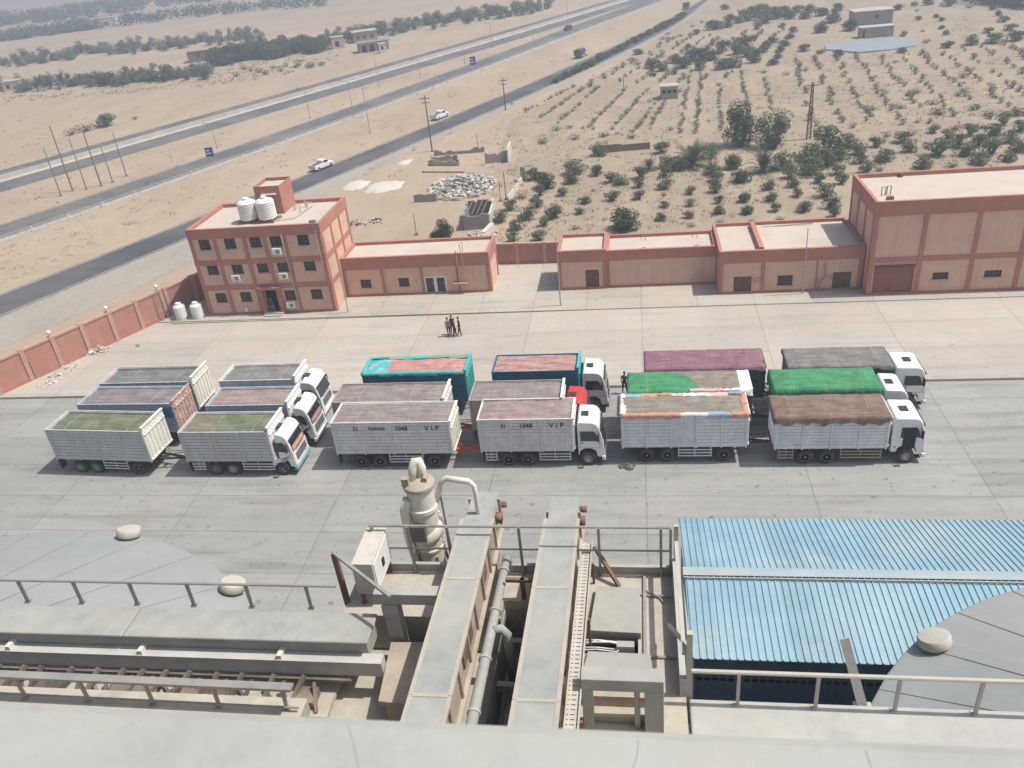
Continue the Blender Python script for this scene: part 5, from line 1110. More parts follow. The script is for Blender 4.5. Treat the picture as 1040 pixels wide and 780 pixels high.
# far woods that read as one mass
FAR = leaf_mat('far_foliage', (.05,.075,.05), (.10,.125,.085), 0, 0)
def wood(label, px, n, size, h):
    m = MB(); r2 = random.Random(int(px[0][1]*10)+n)
    for k in range(n):
        i = r2.randrange(len(px)-1); u = r2.random(); a, b = px[i], px[i+1]
        p = at(a[0]+(b[0]-a[0])*u, a[1]+(b[1]-a[1])*u+r2.uniform(-a[2], a[2])); c = (p.x, p.y, h*r2.uniform(.3,.6)); leaves(m, r2, [(c, (size, size, h*.5))], 34, size*.22)
    o = m.build('far_wood', FAR); o['kind'] = 'stuff'; o['label'] = label; o['category'] = 'woods'
wood('far hazy belt of trees under the top left edge', [(-30,44,3),(60,32,3),(110,26,2.5),(210,14,2.5),(330,4,2)], 260, 3.6, 5)
wood('hazy green fields and trees on the far left horizon', [(-40,26,6),(40,18,6),(120,8,6),(220,-4,5),(300,-14,4)], 420, 5, 5)
wood('thin far hedge line over the sand', [(-20,44,1),(60,34,1),(100,28,1)], 120, 3, 4)
wood('dark trees at the top right edge of the orchard', [(985,1,2),(1045,8,2.5)], 60, 2.6, 4)
# ---------------------------------------------------------------- people
SKIN = M('skin', (.26,.15,.10), .6, .06, 6); HAIR = M('hair', (.015,.012,.01), .8, .2, 10); SHOE = M('shoe', (.03,.025,.02), .7, .2, 6)
def person(label, pos, rz, shirt, pants, H=1.72, robe=False, group=None, arm=0.0, stride=.12):
    "one skinned surface grown over a skeleton; cloth, skin and shoes are zones of it"
    k = H/1.75
    J = [(0,0,.98),(0,0,1.18),(0,0,1.40),(0,.01,1.50),(0,.03,1.62)]
    Rr = [(.135,.10),(.135,.10),(.15,.105),(.055,.055),(.06,.06)]
    E_ = [(0,1),(1,2),(2,3),(3,4)]
    def add(p, r, par): J.append(p); Rr.append(r); E_.append((par, len(J)-1)); return len(J)-1
    for s_ in (-1, 1):
        a = add((s_*.10,0,.90),(.095,.10),0); a = add((s_*.11,.02+s_*stride*.4,.50),(.065,.07),a); a = add((s_*.115,s_*stride,.09),(.042,.045),a); add((s_*.125,s_*stride+.15,.04),(.042,.03),a)
        b = add((s_*.19,0,1.39),(.062,.062),2); b = add((s_*.25,-.02+arm*.05,1.12),(.045,.045),b); add((s_*.25,.06+arm*.2,.88+arm*.25),(.03,.03),b)
    me = bpy.data.meshes.new('sk'); me.from_pydata([tuple(c*k for c in j) for j in J], E_, []); tmp = bpy.data.objects.new('sk', me); COL.objects.link(tmp)
    sk = tmp.modifiers.new('skin', 'SKIN'); sk.use_smooth_shade = True; lay = me.skin_vertices[0].data
    for i, r_ in enumerate(Rr): lay[i].radius = (r_[0]*k, r_[1]*k)
    lay[0].use_root = True; sb = tmp.modifiers.new('sub', 'SUBSURF'); sb.levels = 1; sb.render_levels = 1
    bpy.context.view_layer.update(); me2 = bpy.data.meshes.new_from_object(tmp.evaluated_get(bpy.context.evaluated_depsgraph_get())); bpy.data.objects.remove(tmp)
    b = MB(); b.v = [tuple(v.co) for v in me2.vertices]
    for p in me2.polygons:
        c = p.center/k; m = 0 if c.z > .92 else 1
        if c.z > 1.47: m = 2
        if c.z < .1: m = 3
        if abs(c.x) > .2 and c.z < 1.02+arm*.2: m = 2
        b.f.append(tuple(p.vertices)); b.m.append(m)
    # head with nose and ears, hands with palm and fingers, grown into the same mesh
    hp = []
    for i in range(9): t = math.pi*i/8; hp.append((max(.001, .078*math.sin(t)*(1.0 if t < 1.6 else .95)), 1.66-.118*math.cos(t)))
    b.lathe([(r_*k, z*k) for r_, z in hp], 12, (0,.03*k,0), 2)
    b.add([(0,.135*k,1.645*k),(-.015*k,.10*k,1.63*k),(.015*k,.10*k,1.63*k),(0,.10*k,1.69*k)], [(0,1,2),(0,2,3),(0,3,1)], 2)
    for s_ in (-1, 1):
        b.lathe([(.001,1.63*k),(.018*k,1.645*k),(.018*k,1.67*k),(.001,1.685*k)], 6, (s_*.078*k,.03*k,0), 2)
        b.lathe([(.001,1.664*k),(.011*k,1.67*k),(.001,1.676*k)], 6, (s_*.03*k,.101*k,0), 4)
        h0 = Vector((s_*.25, .06+arm*.2, .88+arm*.25))*k; dn = Vector((0,.35+arm*.4,-1)).normalized(); sd_ = Vector((0,1,.35)).normalized()
        b.bar(h0, h0+dn*.09*k, .03*k, .08*k, 2, upv=sd_)
        for q, L in enumerate((.068,.078,.073,.058)): f0 = h0+dn*.088*k+sd_*(.03-.02*q)*k; b.tube([f0, f0+dn*L*.55*k, f0+dn*L*k+Vector((-s_*.012*k,0,0))], [.0095*k,.009*k,.006*k], 5, 2)
        f0 = h0+dn*.03*k+sd_*.04*k; b.tube([f0, f0+(dn+sd_).normalized()*.04*k, f0+(dn*1.6+sd_).normalized()*.065*k], [.011*k,.010*k,.007*k], 5, 2)
    b.box(-.02*k,.02*k,.102*k,.106*k,1.606*k,1.612*k,4)
    t = b.build('person', [shirt, pants, SKIN, SHOE, HAIR], None, True); t.location = (pos[0], pos[1], pos[2] if len(pos) > 2 else .008); t.rotation_euler = (0,0,rz); tag(t, label, 'person', group)
    h = MB(); hh = [(.001,1.792),(.05,1.784),(.075,1.755),(.086,1.715),(.084,1.675),(.07,1.65)]; h.lathe([(r_*k, z*k) for r_, z in hh], 14, (0,.018*k,0)); h.build('hair', HAIR, t, True)
    if robe:
        r_ = MB(); pr = [(.15,1.44),(.19,1.3),(.185,1.1),(.2,.9),(.23,.5),(.27,.12),(.265,.11),(.22,.5),(.19,.9),(.17,1.1),(.165,1.28),(.12,1.43)]; r_.lathe([(a*k, z*k) for a, z in pr], 18, (0,0,0)); r_.build('robe', shirt, t, True)
    return t
cl = lambda n, c: M(n, c, .9, .1, 5)
C_BL, C_GR, C_DK, C_RD, C_TN = cl('cloth_black', (.02,.02,.025)), cl('cloth_grey', (.16,.165,.16)), cl('cloth_navy', (.035,.045,.08)), cl('cloth_maroon', (.20,.06,.055)), cl('cloth_tan', (.30,.24,.18))
for px, rz, sh, pn, H, lab, rb in (((456.5,341.5),.6,C_GR,C_DK,1.76,'leftmost of the four people standing on the open yard, grey shirt and dark trousers',False), ((460.5,339.5),2.6,C_DK,C_GR,1.8,'person at the back of the yard group in a navy shirt and grey trousers',False),
        ((462.3,341.5),-1.0,C_RD,C_BL,1.68,'person in the middle of the yard group in a maroon shirt',False), ((467.5,341),1.9,C_BL,C_BL,1.78,'rightmost of the four people on the open yard, dressed in black',False)):
    p = at(*px); person(lab, (p.x, p.y, .014), rz, sh, pn, H, rb, 'people standing on the open yard')
p = at(634.5,399.5); person('lone person in dark clothes standing behind the orange edged trailer', (p.x, p.y, .008), -.4, C_DK, C_BL, 1.78)
p = at(247,311); person('person in dark clothes in the shaded entrance of the office block', (-34.9, 69.0, .10), 2.9, C_DK, C_GR, 1.7)
# small things on the apron
q = at(637,474); rubble('small dark pile of sweepings on the apron beside the white trailer', (q.x,q.y), .55, .35, 40, .18, 31, [M('sweepings', (.16,.13,.09), .95, .3, 4)], .22, 'sweepings', 'debris')
# ---------------------------------------------------------------- the mill in the foreground
ZP = 21.0
CEM = M('dusty_concrete', (.40,.40,.375), .9, .1, 1.3, bump=.25, dust=.5, dustcol=(.56,.52,.44), grime=.2); BEI = M('beige_floor', (.42,.385,.32), .95, .16, 2, bump=.3, dust=.6, dustcol=(.48,.44,.37), grime=.25, wx=.5)
COVER = M('dusty_galvanised', (.315,.33,.312), .75, .12, 2.2, bump=.12, metal=0, dust=.75, dustcol=(.40,.375,.32), grime=.25, wx=.45); SIDE = M('beige_steel', (.37,.32,.265), .75, .15, 2, dust=.5, dustcol=(.55,.46,.35), grime=.3)
RUST = M('rust_primer', (.17,.10,.075), .85, .25, 3, dust=.4, dustcol=(.4,.3,.22)); RAIL = M('rail_steel', (.29,.285,.27), .6, .15, 3, metal=.2, dust=.6, dustcol=(.42,.37,.30)); GST = M('grey_beam', (.34,.345,.33), .75, .12, 2, dust=.6, dustcol=(.48,.44,.37), grime=.2)
CREAM = M('cream_paint', (.70,.67,.58), .55, .08, 2, dust=.4, dustcol=(.60,.55,.46), grime=.2, wx=.22); PIT = M('pit_wall', (.33,.33,.31), .95, .2, 1.5)
# tower under the camera, machine house in front of it
def bld(name, label, cat, boxes, mat, bevel=0):
    m = MB()
    for b in boxes: m.box(*b)
    return tag(m.build(name, mat, bevel=bevel), label, cat)
twr = thing('concrete_tower', 'pale concrete tower with a smooth parapet along the bottom of the photo', 'tower', (0,0,0))
m = MB(); m.box(-7,7,-9,1.60,0,28.3); m.build('wall', CEM, twr)
m = MB(); m.box(-7.1,7.1,1.22,1.715,28.2,28.80); m.build('parapet', M('parapet_concrete', (.355,.36,.335), .8, .07, 2.2, bump=.12, dust=.5, dustcol=(.42,.41,.36), grime=.12, dscale=3, wx=.34), twr, bevel=.05)
m = MB(); m.box(-6.9,6.9,-8.8,1.21,28.302,28.32); m.build('roof', CEM, twr)
cr = MB(); r2 = random.Random(21)   # hairline cracks: thin fillets of dark mortar
for (x, d) in ((-.02,-.10),(-.95,.2),(.62,.1)):
    pts = [Vector((x+d*i/6+r2.uniform(-.012,.012), 1.66-.33*i/6, 28.8005)) for i in range(7)]
    for a, b in zip(pts, pts[1:]): cr.bar(a, b, .0022, .001)
cr.build('cracks', M('crack_mortar', (.28,.285,.27), .95, .2, 8), twr)
mh = thing('machine_house', 'flat roofed machine house whose beige roof carries the two conveyors', 'building', (0,0,0))
xa, xb, ya, yb = -5.05, .56, 1.62, 10.86
m = MB(); m.box(xa,xb,ya,yb,0,19.9); m.box(xa,-2.36,ya,9.745,19.9,19.99); m.box(xa,-2.36,9.75,yb,19.9,20.8); m.box(-1.84,xb,ya,yb,19.9,20.8); m.box(-2.36,-1.84,10.15,yb,19.9,20.8); m.build('wall', PIT if False else CEM, mh)
m = MB(); m.quad((-2.36,ya,19.91),(-1.84,ya,19.91),(-1.84,10.15,19.91),(-2.36,10.15,19.91)); m.quad((-2.355,10.15,19.9),(-2.355,ya,19.9),(-2.355,ya,20.8),(-2.355,10.15,20.8)); m.quad((-1.845,ya,19.9),(-1.845,10.15,19.9),(-1.845,10.15,20.8),(-1.845,ya,20.8)); m.quad((-2.355,10.145,19.9),(-1.845,10.145,19.9),(-1.845,10.145,20.8),(-2.355,10.145,20.8)); m.build('pit', PIT, mh)
m = MB()
for k in range(5): y = 5.9+.95*k; m.box(-2.34,-1.86,y,y+.1,20.35+.05*(k%2),20.5+.05*(k%2))
m.tube([(-2.2,4,20.15),(-2.18,10.1,20.1)], .05, 8); m.tube([(-1.98,4,20.25),(-1.98,10.1,20.2)], .035, 8); m.build('pit_beams', GST, mh)
m = MB(); m.box(xa-.05,-2.37,9.74,yb+.04,20.81,ZP); m.box(xa-.05,-2.37,ya,9.735,20.0,20.2); m.box(-1.83,-.98,ya,yb+.04,20.81,ZP); m.box(-.98,-.12,9.42,yb+.04,20.81,ZP); m.box(-.98,-.12,ya,9.05,20.81,ZP); m.box(-.12,xb,ya,yb+.04,20.81,ZP); m.box(-2.37,-1.83,10.15,yb+.04,20.81,ZP); m.build('roof_floor', BEI, mh)
m = MB(); m.box(-.975,-.125,9.055,9.415,20.802,20.806); m.build('pit_bottom', DARK, mh)
m = MB(); m.box(-4.9,-3.25,yb-.03,yb+.04,ZP+.002,ZP+.17); m.box(-2.3,-1.85,yb-.03,yb+.04,ZP+.002,ZP+.17); m.box(-1.0,.5,yb-.03,yb+.04,ZP+.002,ZP+.17); parts(m, 'toe_board', GST, mh)
m = MB(); m.box(.47,.56,8.3,yb+.04,ZP+.002,ZP+.36); m.build('upstand', CEM, mh)
m = MB(); m.bar((.0,10.78,ZP+.025),(-.02,8.3,ZP+.025),.05,.05); m.tube([(-.22,10.35,ZP+.03),(.1,10.3,ZP+.03),(.42,10.28,ZP+.05)], .018, 6); m.tube([(.02,10.42,ZP+.03),(.25,10.25,ZP+.03),(.3,10.15,ZP+.03)], .014, 6); m.bar((-.1,9.0,ZP+.02),(.45,9.0,ZP+.02),.04,.04); m.build('conduit', RAIL, mh)
def handrail(name, label, pts, ztop, zmids, posts, group=None, r=.024, base=ZP, flat=False, mat=RAIL, ends=None):
    t = thing(name, label, 'handrail', (0,0,0), 0, group)
    m = MB(); P = [Vector((x, y, ztop)) for x, y in pts]
    if flat:
        for a, b in zip(P, P[1:]): m.bar(a, b, .13, .05)
    else: m.tube(P, r, 8)
    m.build('top_rail', mat, t)
    for z in zmids: m = MB(); m.tube([Vector((x, y, z)) for x, y in pts], r*.75, 8); m.build('mid_rail', mat, t)
    for x, y in posts:
        m = MB(); m.box(-.022,.022,-.022,.022,0,ztop-base); m.box(-.05,.05,-.05,.05,0,.012); o = m.build('post', mat, t); o.location = (x, y, base+.001)
    return t
handrail('handrail', 'grey handrail along the far edge of the machine house roof', [(-4.75,10.82),(.44,10.82)], ZP+1.05, [ZP+.55], [(-4.7,10.8),(-4.05,10.8),(-3.35,10.8),(-2.1,10.8),(-.75,10.8),(.28,10.8),(.44,10.8)])
handrail('handrail', 'pale handrail on the right ledge in front of the blue shed', [(.62,8.2),(6.4,8.2)], ZP+.66, [], [(1.27,8.2),(2.33,8.2),(3.38,8.2),(4.42,8.2),(5.5,8.2)], mat=M('pale_rail', (.46,.44,.39), .6, .1, 3, dust=.5), r=.032)
handrail('handrail', 'upper grey handrail beyond the left gallery cover', [(-14,9.58),(-5.0,9.58)], ZP+.80, [], [(-4.98-1.06*k-.55,9.58) for k in range(8)], base=ZP+.30)
handrail('handrail', 'lower flat topped handrail below the left gallery', [(-14,7.83),(-5.15,7.77)], ZP+.52, [ZP+.08], [(-5.35-1.1*k,7.80) for k in range(8)], flat=True)
bld('right_ledge', 'pale concrete ledge at the lower right carrying the handrail', 'ledge', [(.6,6.6,1.62,8.28,20.7,ZP)], CEM, .03)
bld('left_ledge', 'beige ledge below the lower left handrail', 'ledge', [(-14.5,-5.12,1.62,8.02,20.7,ZP)], BEI, .02)
m = MB(); p0, p1 = at(876,717,20.95), at(862,664,22.0); m.bar(p0, (p0.x-.28,p0.y+.30,21.95), .13, .05, upv=(0,1,0)); m.bar(p0+Vector((-.12,0,0)), p0+Vector((.12,0,0)), .12, .03); tag(m.build('slanted_strut', CEM), 'pale slanted strut leaning beyond the right handrail', 'strut')
m = MB(); m.bar((.60,8.35,20.4),(.60,8.35,22.25),.08,.08); m.bar((.60,8.4,21.9),(.35,9.3,21.4),.05,.05); m.bar((.53,10.82,20.9),(.53,10.82,22.1),.07,.07); m.box(.50,.56,8.4,10.8,21.75,21.80); tag(m.build('edge_frame', M('pale_rail', (.46,.44,.39))), 'pale steel frame standing on the right edge of the machine house roof', 'steel frame')
# conveyors
def conveyor(label, xa_, xb_, z_at, yc, y1, y0=2.6):
    t = thing('chain_conveyor', label, 'conveyor', ((xa_+xb_)/2, y0, 0)); w_ = (xb_-xa_)/2
    def S(m, x0, x1, ya2, yb2, dz0, dz1, mm=0):
        za, zb_ = z_at(ya2+y0), z_at(yb2+y0)
        m.add([(x0,ya2,za+dz0),(x1,ya2,za+dz0),(x1,yb2,zb_+dz0),(x0,yb2,zb_+dz0),(x0,ya2,za+dz1),(x1,ya2,za+dz1),(x1,yb2,zb_+dz1),(x0,yb2,zb_+dz1)], [(0,3,2,1),(4,5,6,7),(0,1,5,4),(1,2,6,5),(2,3,7,6),(3,0,4,7)], mm)
    L = yc-y0; E = y1-y0; m = MB(); cuts = [0, 2.2, 4.75, 7.1, L]
    for a, b in zip(cuts, cuts[1:]): S(m, -w_+.055, w_-.055, a+.004, b-.004, -.03, 0)
    S(m, -w_+.06, w_-.06, L+.004, E, -.11, -.07); m.build('cover', COVER, t)
    m = MB()
    for a, b in zip(cuts, cuts[1:]):
        for s_ in (-1, 1): S(m, min(s_*w_, s_*(w_-.06)), max(s_*w_, s_*(w_-.06)), a+.003, b-.003, -.045, .006)
        if b < L-.1: S(m, -w_+.062, w_-.062, b-.03, b+.03, .001, .008)
    S(m, -w_+.02, w_-.02, L-.012, L+.002, -.2, -.002); m.build('cover_edge', EDGE, t)
    m = MB(); S(m, -w_+.05, w_-.05, 0, E-.03, -.68, -.115); S(m, -w_+.05, w_-.05, 0, L-.02, -.11, -.048); m.build('trough', SIDE, t)
    m = MB()
    for k in range(14):
        a = .5+k*.68
        if a < E-.1: S(m, w_-.048, w_-.008, a, a+.045, -.66, -.06); S(m, -w_+.008, -w_+.048, a, a+.045, -.66, -.06)
    S(m, w_-.045, w_+.03, 0, E-.2, -.68, -.655); m.build('flange', SIDE, t)
    for a, b in ((3.0,3.5),(5.6,6.3),(7.4,7.7)): m = MB(); S(m, w_-.046, w_-.02, a, b, -.42, -.12); m.build('rust_patch', RUST, t)
    m = MB(); S(m, w_-.06, w_+.07, E-.65, E-.52, -.32, -.16); m.tube([(w_-.06,E-.16,z_at(y1)-.25),(w_+.08,E-.16,z_at(y1)-.25)], .06, 12); parts(m, 'drive_motor', RUST, t, True)
    m = MB(); z = z_at(y1)-.66
    m.add([(-w_+.1,E-.7,z),(w_-.1,E-.7,z),(w_-.1,E-.1,z),(-w_+.1,E-.1,z),(-.14,E-.54,z-1.0),(.14,E-.54,z-1.0),(.14,E-.26,z-1.0),(-.14,E-.26,z-1.0)], [(0,1,5,4),(1,2,6,5),(2,3,7,6),(3,0,4,7)]); m.tube([(0,E-.4,z-.95),(0,E-.4,z-6)], .15, 12); m.build('spout', SIDE, t)
    m = MB()
    for yy in (4.6, 7.7):
        for s_ in (-1, 1): zt_ = z_at(yy+y0)-.66; m.box(s_*(w_-.1)-.04,s_*(w_-.1)+.04,yy-.04,yy+.04,(20.201 if xa_ < -2 and yy+y0 < 9.7 else ZP+.001),zt_)
    parts(m, 'support_leg', GST, t); return t
EDGE = M('dusty_edge', (.395,.36,.305), .85, .1, 3, dust=.4, dustcol=(.50,.46,.38), wx=.35)
conveyor('left chain conveyor with dusty flat cover reaching out over the yard', -3.21, -2.60, lambda y: 22.0-(y-7.0)*.15/4.3, 11.28, 12.2)
conveyor('right chain conveyor with dusty flat cover, beside the perforated cable tray', -1.78, -1.13, lambda y: 22.0-(y-7.0)*.45/4.7, 11.65, 12.5)
zc_ = lambda y: 22.0-(y-7.0)*.45/4.7
t = thing('cable_tray', 'perforated pale cable tray running along the right conveyor', 'cable tray', (0,0,0)); m = MB()
for x in (-1.065, -.885): m.bar((x,5.5,zc_(5.5)-.12),(x,11.1,zc_(11.1)-.12),.018,.08)
y = 5.5
while y < 11.1: m.bar((-1.06,y,zc_(y)-.13),(-.89,y,zc_(y)-.13),.060,.010,upv=(0,0,1)); y += .085
m.bar((-1.02,5.5,zc_(5.5)-.131),(-1.02,11.1,zc_(11.1)-.131),.03,.009); m.bar((-.93,5.5,zc_(5.5)-.131),(-.93,11.1,zc_(11.1)-.131),.03,.009); m.bar((-.975,5.5,zc_(5.5)-.15),(-.975,11.1,zc_(11.1)-.15),.16,.006)
m.build('tray', M('pale_rail', (.46,.44,.39)), t)
m = MB()
for k in range(3): m.tube([(-1.03+.045*k,5.5,zc_(5.5)-.19),(-1.03+.045*k,11.0,zc_(11.0)-.19)], .013, 5)
m.build('cable', PLAS, t)
m = MB()
for yy in (7.2, 9.2, 10.6): m.bar((-.86,yy,zc_(yy)-.2),(-.86,yy,ZP+.002),.04,.04)
parts(m, 'bracket', RUST, t)
m = MB(); m.bar((-.84,10.95,21.52),(-.42,10.5,21.02),.06,.06); tag(m.build('diagonal_brace', RUST), 'brown diagonal brace by the right end of the cable tray', 'brace')
# dust pipe between the conveyors
t = thing('dust_pipe', 'grey dust pipe with a downward branch running along the left conveyor', 'pipe', (0,0,0))
pa_, pb2 = at(479,735,21.45), at(514.5,567,21.25); m = MB(); q0 = pa_ + (pa_-pb2)*.5; m.tube([q0, pa_, pa_.lerp(pb2,.5), pb2, pb2+Vector((.03,.05,-.16)), pb2+Vector((.05,.06,-1.2))], [.085,.085,.08,.075,.075,.07], 16); m.build('pipe', COVER, t, True)
m = MB()
for u in (.05, .33, .62, .9): c = pa_.lerp(pb2, u); d = (pb2-pa_).normalized(); m.tube([c-d*.025, c+d*.025], [.10,.10], 16)
parts(m, 'flange', GST, t)
br = pa_.lerp(pb2, .5); m = MB(); m.tube([br, br+Vector((.16,.03,.02)), br+Vector((.24,.03,-.1)), br+Vector((.25,.0,-1.5))], .075, 14); m.build('branch', COVER, t, True)
m = MB(); m.bar((-2.02,10.2,20.2),(-2.02,10.2,21.45),.07,.07); m.bar((-2.3,10.2,21.42),(-1.8,10.2,21.42),.06,.06); m.build('support', RUST, t)
# plates, portals and boxes on the roof
def plate(label, px, z0, z1, mat, name='cover_plate', cat='plate'):
    P = [at(x, y, z1) for x, y in px]; m = MB(); m.prismz([(p.x, p.y) for p in P], z0, z1); return tag(m.build(name, mat, bevel=.008), label, cat)
plate('large square dusty hatch plate right of the cable tray', [(598,640),(651,643),(650,597),(606,595)], ZP+.002, ZP+.14, COVER, 'hatch_plate')
plate('narrow pale plate between the hatch pit and the right portal frame', [(592,680),(664,684),(660,664),(597,661)], ZP+.002, ZP+.07, COVER)
m = MB(); r2 = random.Random(4)
for k in range(5): y = 9.1+.05*k; m.tube([(-.95,y,ZP+.03),(-.75,y+r2.uniform(-.05,.08),ZP+.07),(-.45,y+r2.uniform(-.05,.05),ZP+.05),(-.25,9.25+r2.uniform(-.03,.03),ZP+.06)], .009, 5)
tag(m.build('loose_wires', WHITE), 'loose white wires hanging over the open hatch pit', 'wires')
m = MB(); a = at(623,655,ZP+.1); m.box(a.x+.05,a.x+.32,a.y-.06,a.y+.06,ZP+.002,ZP+.13); tag(m.build('junction_box', GST), 'small grey junction box beside the hatch pit', 'box')
m = MB(); a, b = at(590,686,22.0), at(674,689,22.0); m.box(a.x,b.x,a.y-.10,a.y+.13,21.82,22.04); m.box(b.x-.26,b.x,a.y-.095,a.y+.125,20.9,21.815); m.box(a.x+.0,a.x+.14,a.y-.095,a.y+.125,20.9,21.815); m.box(b.x-.4,b.x-.32,a.y-.02,a.y+.05,ZP,21.815); tag(m.build('steel_portal', GST, bevel=.008), 'grey steel portal frame at the right of the conveyors', 'steel frame')
m = MB(); a2 = at(640,712,ZP); m.box(-.9,.15,a2.y-.1,a2.y+.02,ZP+.001,ZP+.2); m.box(-.9,.2,a2.y-.38,a2.y-.32,ZP+.001,ZP+.12); tag(m.build('low_beams', SIDE), 'two low beige beams on the floor under the right portal frame', 'beams')
m = MB(); a, b = at(383,600,21.78), at(452,598,21.78); m.box(a.x-.05,-3.24,a.y-.10,a.y+.12,21.58,21.80); m.box(a.x+.06,a.x+.32,a.y-.09,a.y+.11,20.2,21.575); m.box(a.x+.05,a.x+.33,a.y-.11,a.y-.092,21.3,21.56); tag(m.build('steel_portal', GST, bevel=.008), 'shaded grey steel portal frame left of the conveyors', 'steel frame')
P = [at(384,712,20.8), at(421,716,20.8), at(446,652,20.8), at(397,652,20.8)]; m = MB(); m.prismz([(p.x,p.y) for p in P], 20.7, 20.8); m.prismz([(P[0].x+.08,P[0].y+.05),(P[1].x-.05,P[1].y+.05),(P[2].x-.05,P[2].y-.05),(P[3].x+.05,P[3].y-.05)], 20.201, 20.698); tag(m.build('cover_box', SIDE, bevel=.006), 'flat topped beige cover box half in the left conveyor shadow', 'box')
m = MB(); a = at(418,640,20.2); m.box(-4.4,-3.2,a.y-.14,a.y,20.201,20.42); m.box(-4.3,-3.2,a.y+.4,a.y+.47,20.201,20.36); m.box(-4.55,-4.45,a.y-.1,a.y+.5,20.201,20.3); tag(m.build('low_beams', GST), 'dark low beams on the floor left of the left conveyor', 'beams')
# cabinet, stair rail
t = thing('control_cabinet', 'dusty white control cabinet by the left end of the roof handrail', 'cabinet', (0,0,0)); a, b, c = at(356,573,21.95), at(377,574,21.95), at(388,541,21.95)
m = MB(); m.box(a.x,b.x,a.y,a.y+.95,21.28,21.95); m.build('body', M('cabinet_paint', (.55,.51,.45), .6, .1, 2, dust=.6, dustcol=(.5,.42,.36), grime=.4, wx=.5), t, bevel=.012); m = MB(); m.box(b.x+.001,b.x+.014,a.y+.05,a.y+.9,21.33,21.9); m.build('door', WHITE, t); m = MB(); m.box(b.x+.015,b.x+.04,a.y+.4,a.y+.48,21.55,21.7); m.build('handle', PLAS, t)
m = MB()
for yy in (a.y+.08, a.y+.85): m.box(a.x+.02,a.x+.08,yy-.03,yy+.03,20.3,21.279); m.box(b.x-.08,b.x-.02,yy-.03,yy+.03,20.3,21.279)
parts(m, 'leg', RUST, t)
t = thing('stair_rail', 'short stair rail with a rusty post at the end of the left gallery', 'handrail', (0,0,0)); a, b = at(339,562,22.1), at(396,606,21.97)
m = MB(); m.bar(a, b, .05, .05); m.build('rail', RAIL, t); m = MB(); m.bar((a.x+.02,a.y,20.95),(a.x,a.y,22.1),.09,.07); m.build('post', RUST, t)
# left gallery
t = thing('gallery_conveyor', 'long dusty covered conveyor gallery running left over the silo', 'conveyor', (0,0,0))
cuts = [-14.5,-11.6,-8.6,-4.35]; m = MB()
for a, b in zip(cuts, cuts[1:]): m.prismz([(a+.008,8.86),(b-.008,8.86),(b-.008,9.5),(a+.008,9.5)], 21.24, 21.30)
m.build('cover', COVER, t, bevel=.025); m = MB(); m.box(-14.5,-4.4,8.93,9.44,20.90,21.238); m.build('trough', GST, t)
m = MB(); m.box(-14.5,-4.15,8.74,8.92,20.68,20.98); m.box(-14.5,-4.15,8.72,8.925,20.981,20.995); m.build('lower_beam', M('bounce_lit_beam', (.46,.455,.43), .75, .12, 2, dust=.5, dustcol=(.5,.46,.4), grime=.2), t)  # beam grey made lighter: bounce from the beige ledge put into the colour
m = MB()
for k in range(4): x = -13.2+2.45*k; m.box(x-.04,x+.04,8.74,8.93,20.997,21.08)
parts(m, 'bracket', CREAM, t)
m = MB(); m.box(-14.5,-5.0,8.05,9.45,20.28,20.36); m.build('deck', BEI, t)
m = MB(); r2 = random.Random(9); x = -14.2
while x < -5.2:
    d = r2.uniform(.16,.42); m.bar((x,8.68,20.72),(x-d,8.2,20.37),.06,.07); m.bar((x+.18,8.6,20.66),(x+.18+r2.uniform(-.2,.2),8.25,20.37),.05,.05)
    if r2.random() < .5: m.box(x-.1,x+.22,8.3,8.62,20.362,20.5+r2.uniform(0,.12))
    if r2.random() < .45: m.bar((x+.3,8.62,20.4),(x+.75,8.2,20.55),.05,.05)
    x += r2.uniform(.32,.6)
m.bar((-14.5,8.1,20.40),(-5.0,8.1,20.40),.05,.06); m.bar((-14.5,8.69,20.62),(-4.7,8.69,20.62),.05,.05)
m.build('truss', M('brown_steel', (.14,.115,.095), .8, .25, 3, dust=.4), t)
# cyclone filter
cx_, cy_, z0 = -3.92, 11.45, 20.15; t = thing('cyclone_filter', 'cream painted cyclone dust filter with a fan on top, beyond the roof handrail', 'cyclone', (cx_, cy_, z0)); t.scale = (.70,.70,.92)
m = MB(); m.lathe([(.12,-.75),(.30,.0),(.36,.35),(.36,.36),(.385,.37),(.385,.42),(.36,.43),(.36,1.0),(.385,1.01),(.385,1.06),(.36,1.07),(.36,1.95),(.40,1.97),(.40,2.05),(.36,2.07),(.36,2.5)], 28); m.build('body', CREAM, t, True, angle=35)
m = MB(); prof = []      # spiral inlet volute round the body
pts = [(.30*math.cos(a), .30*math.sin(a), 1.15+.5*i/14) for i, a in enumerate(np.linspace(-2.9, 1.4, 15))]; m.tube(pts, [.11+.006*i for i in range(15)], 12); m.build('volute', CREAM, t, True)
m = MB(); m.lathe([(.36,2.5),(.41,2.5),(.42,2.54),(.41,2.58),(.28,2.66),(.001,2.68)], 28); m.build('head_cover', SIDE, t, True, angle=35)
m = MB(); m.tube([(.08,.1,2.6),(.09,.12,2.86),(.05,.13,2.98),(-.04,.10,2.99),(-.10,.03,2.88),(-.14,-.05,2.64)], [.12,.125,.125,.12,.11,.10], 14); m.build('gooseneck', CREAM, t, True)
m = MB(); m.box(-.36,-.18,-.26,-.06,2.62,2.78); m.tube([(.2,-.16,2.70),(.2,.06,2.70)], .07, 12); parts(m, 'fan_motor', M('motor_brown', (.36,.30,.25), .7, .2, 4, dust=.4), t)
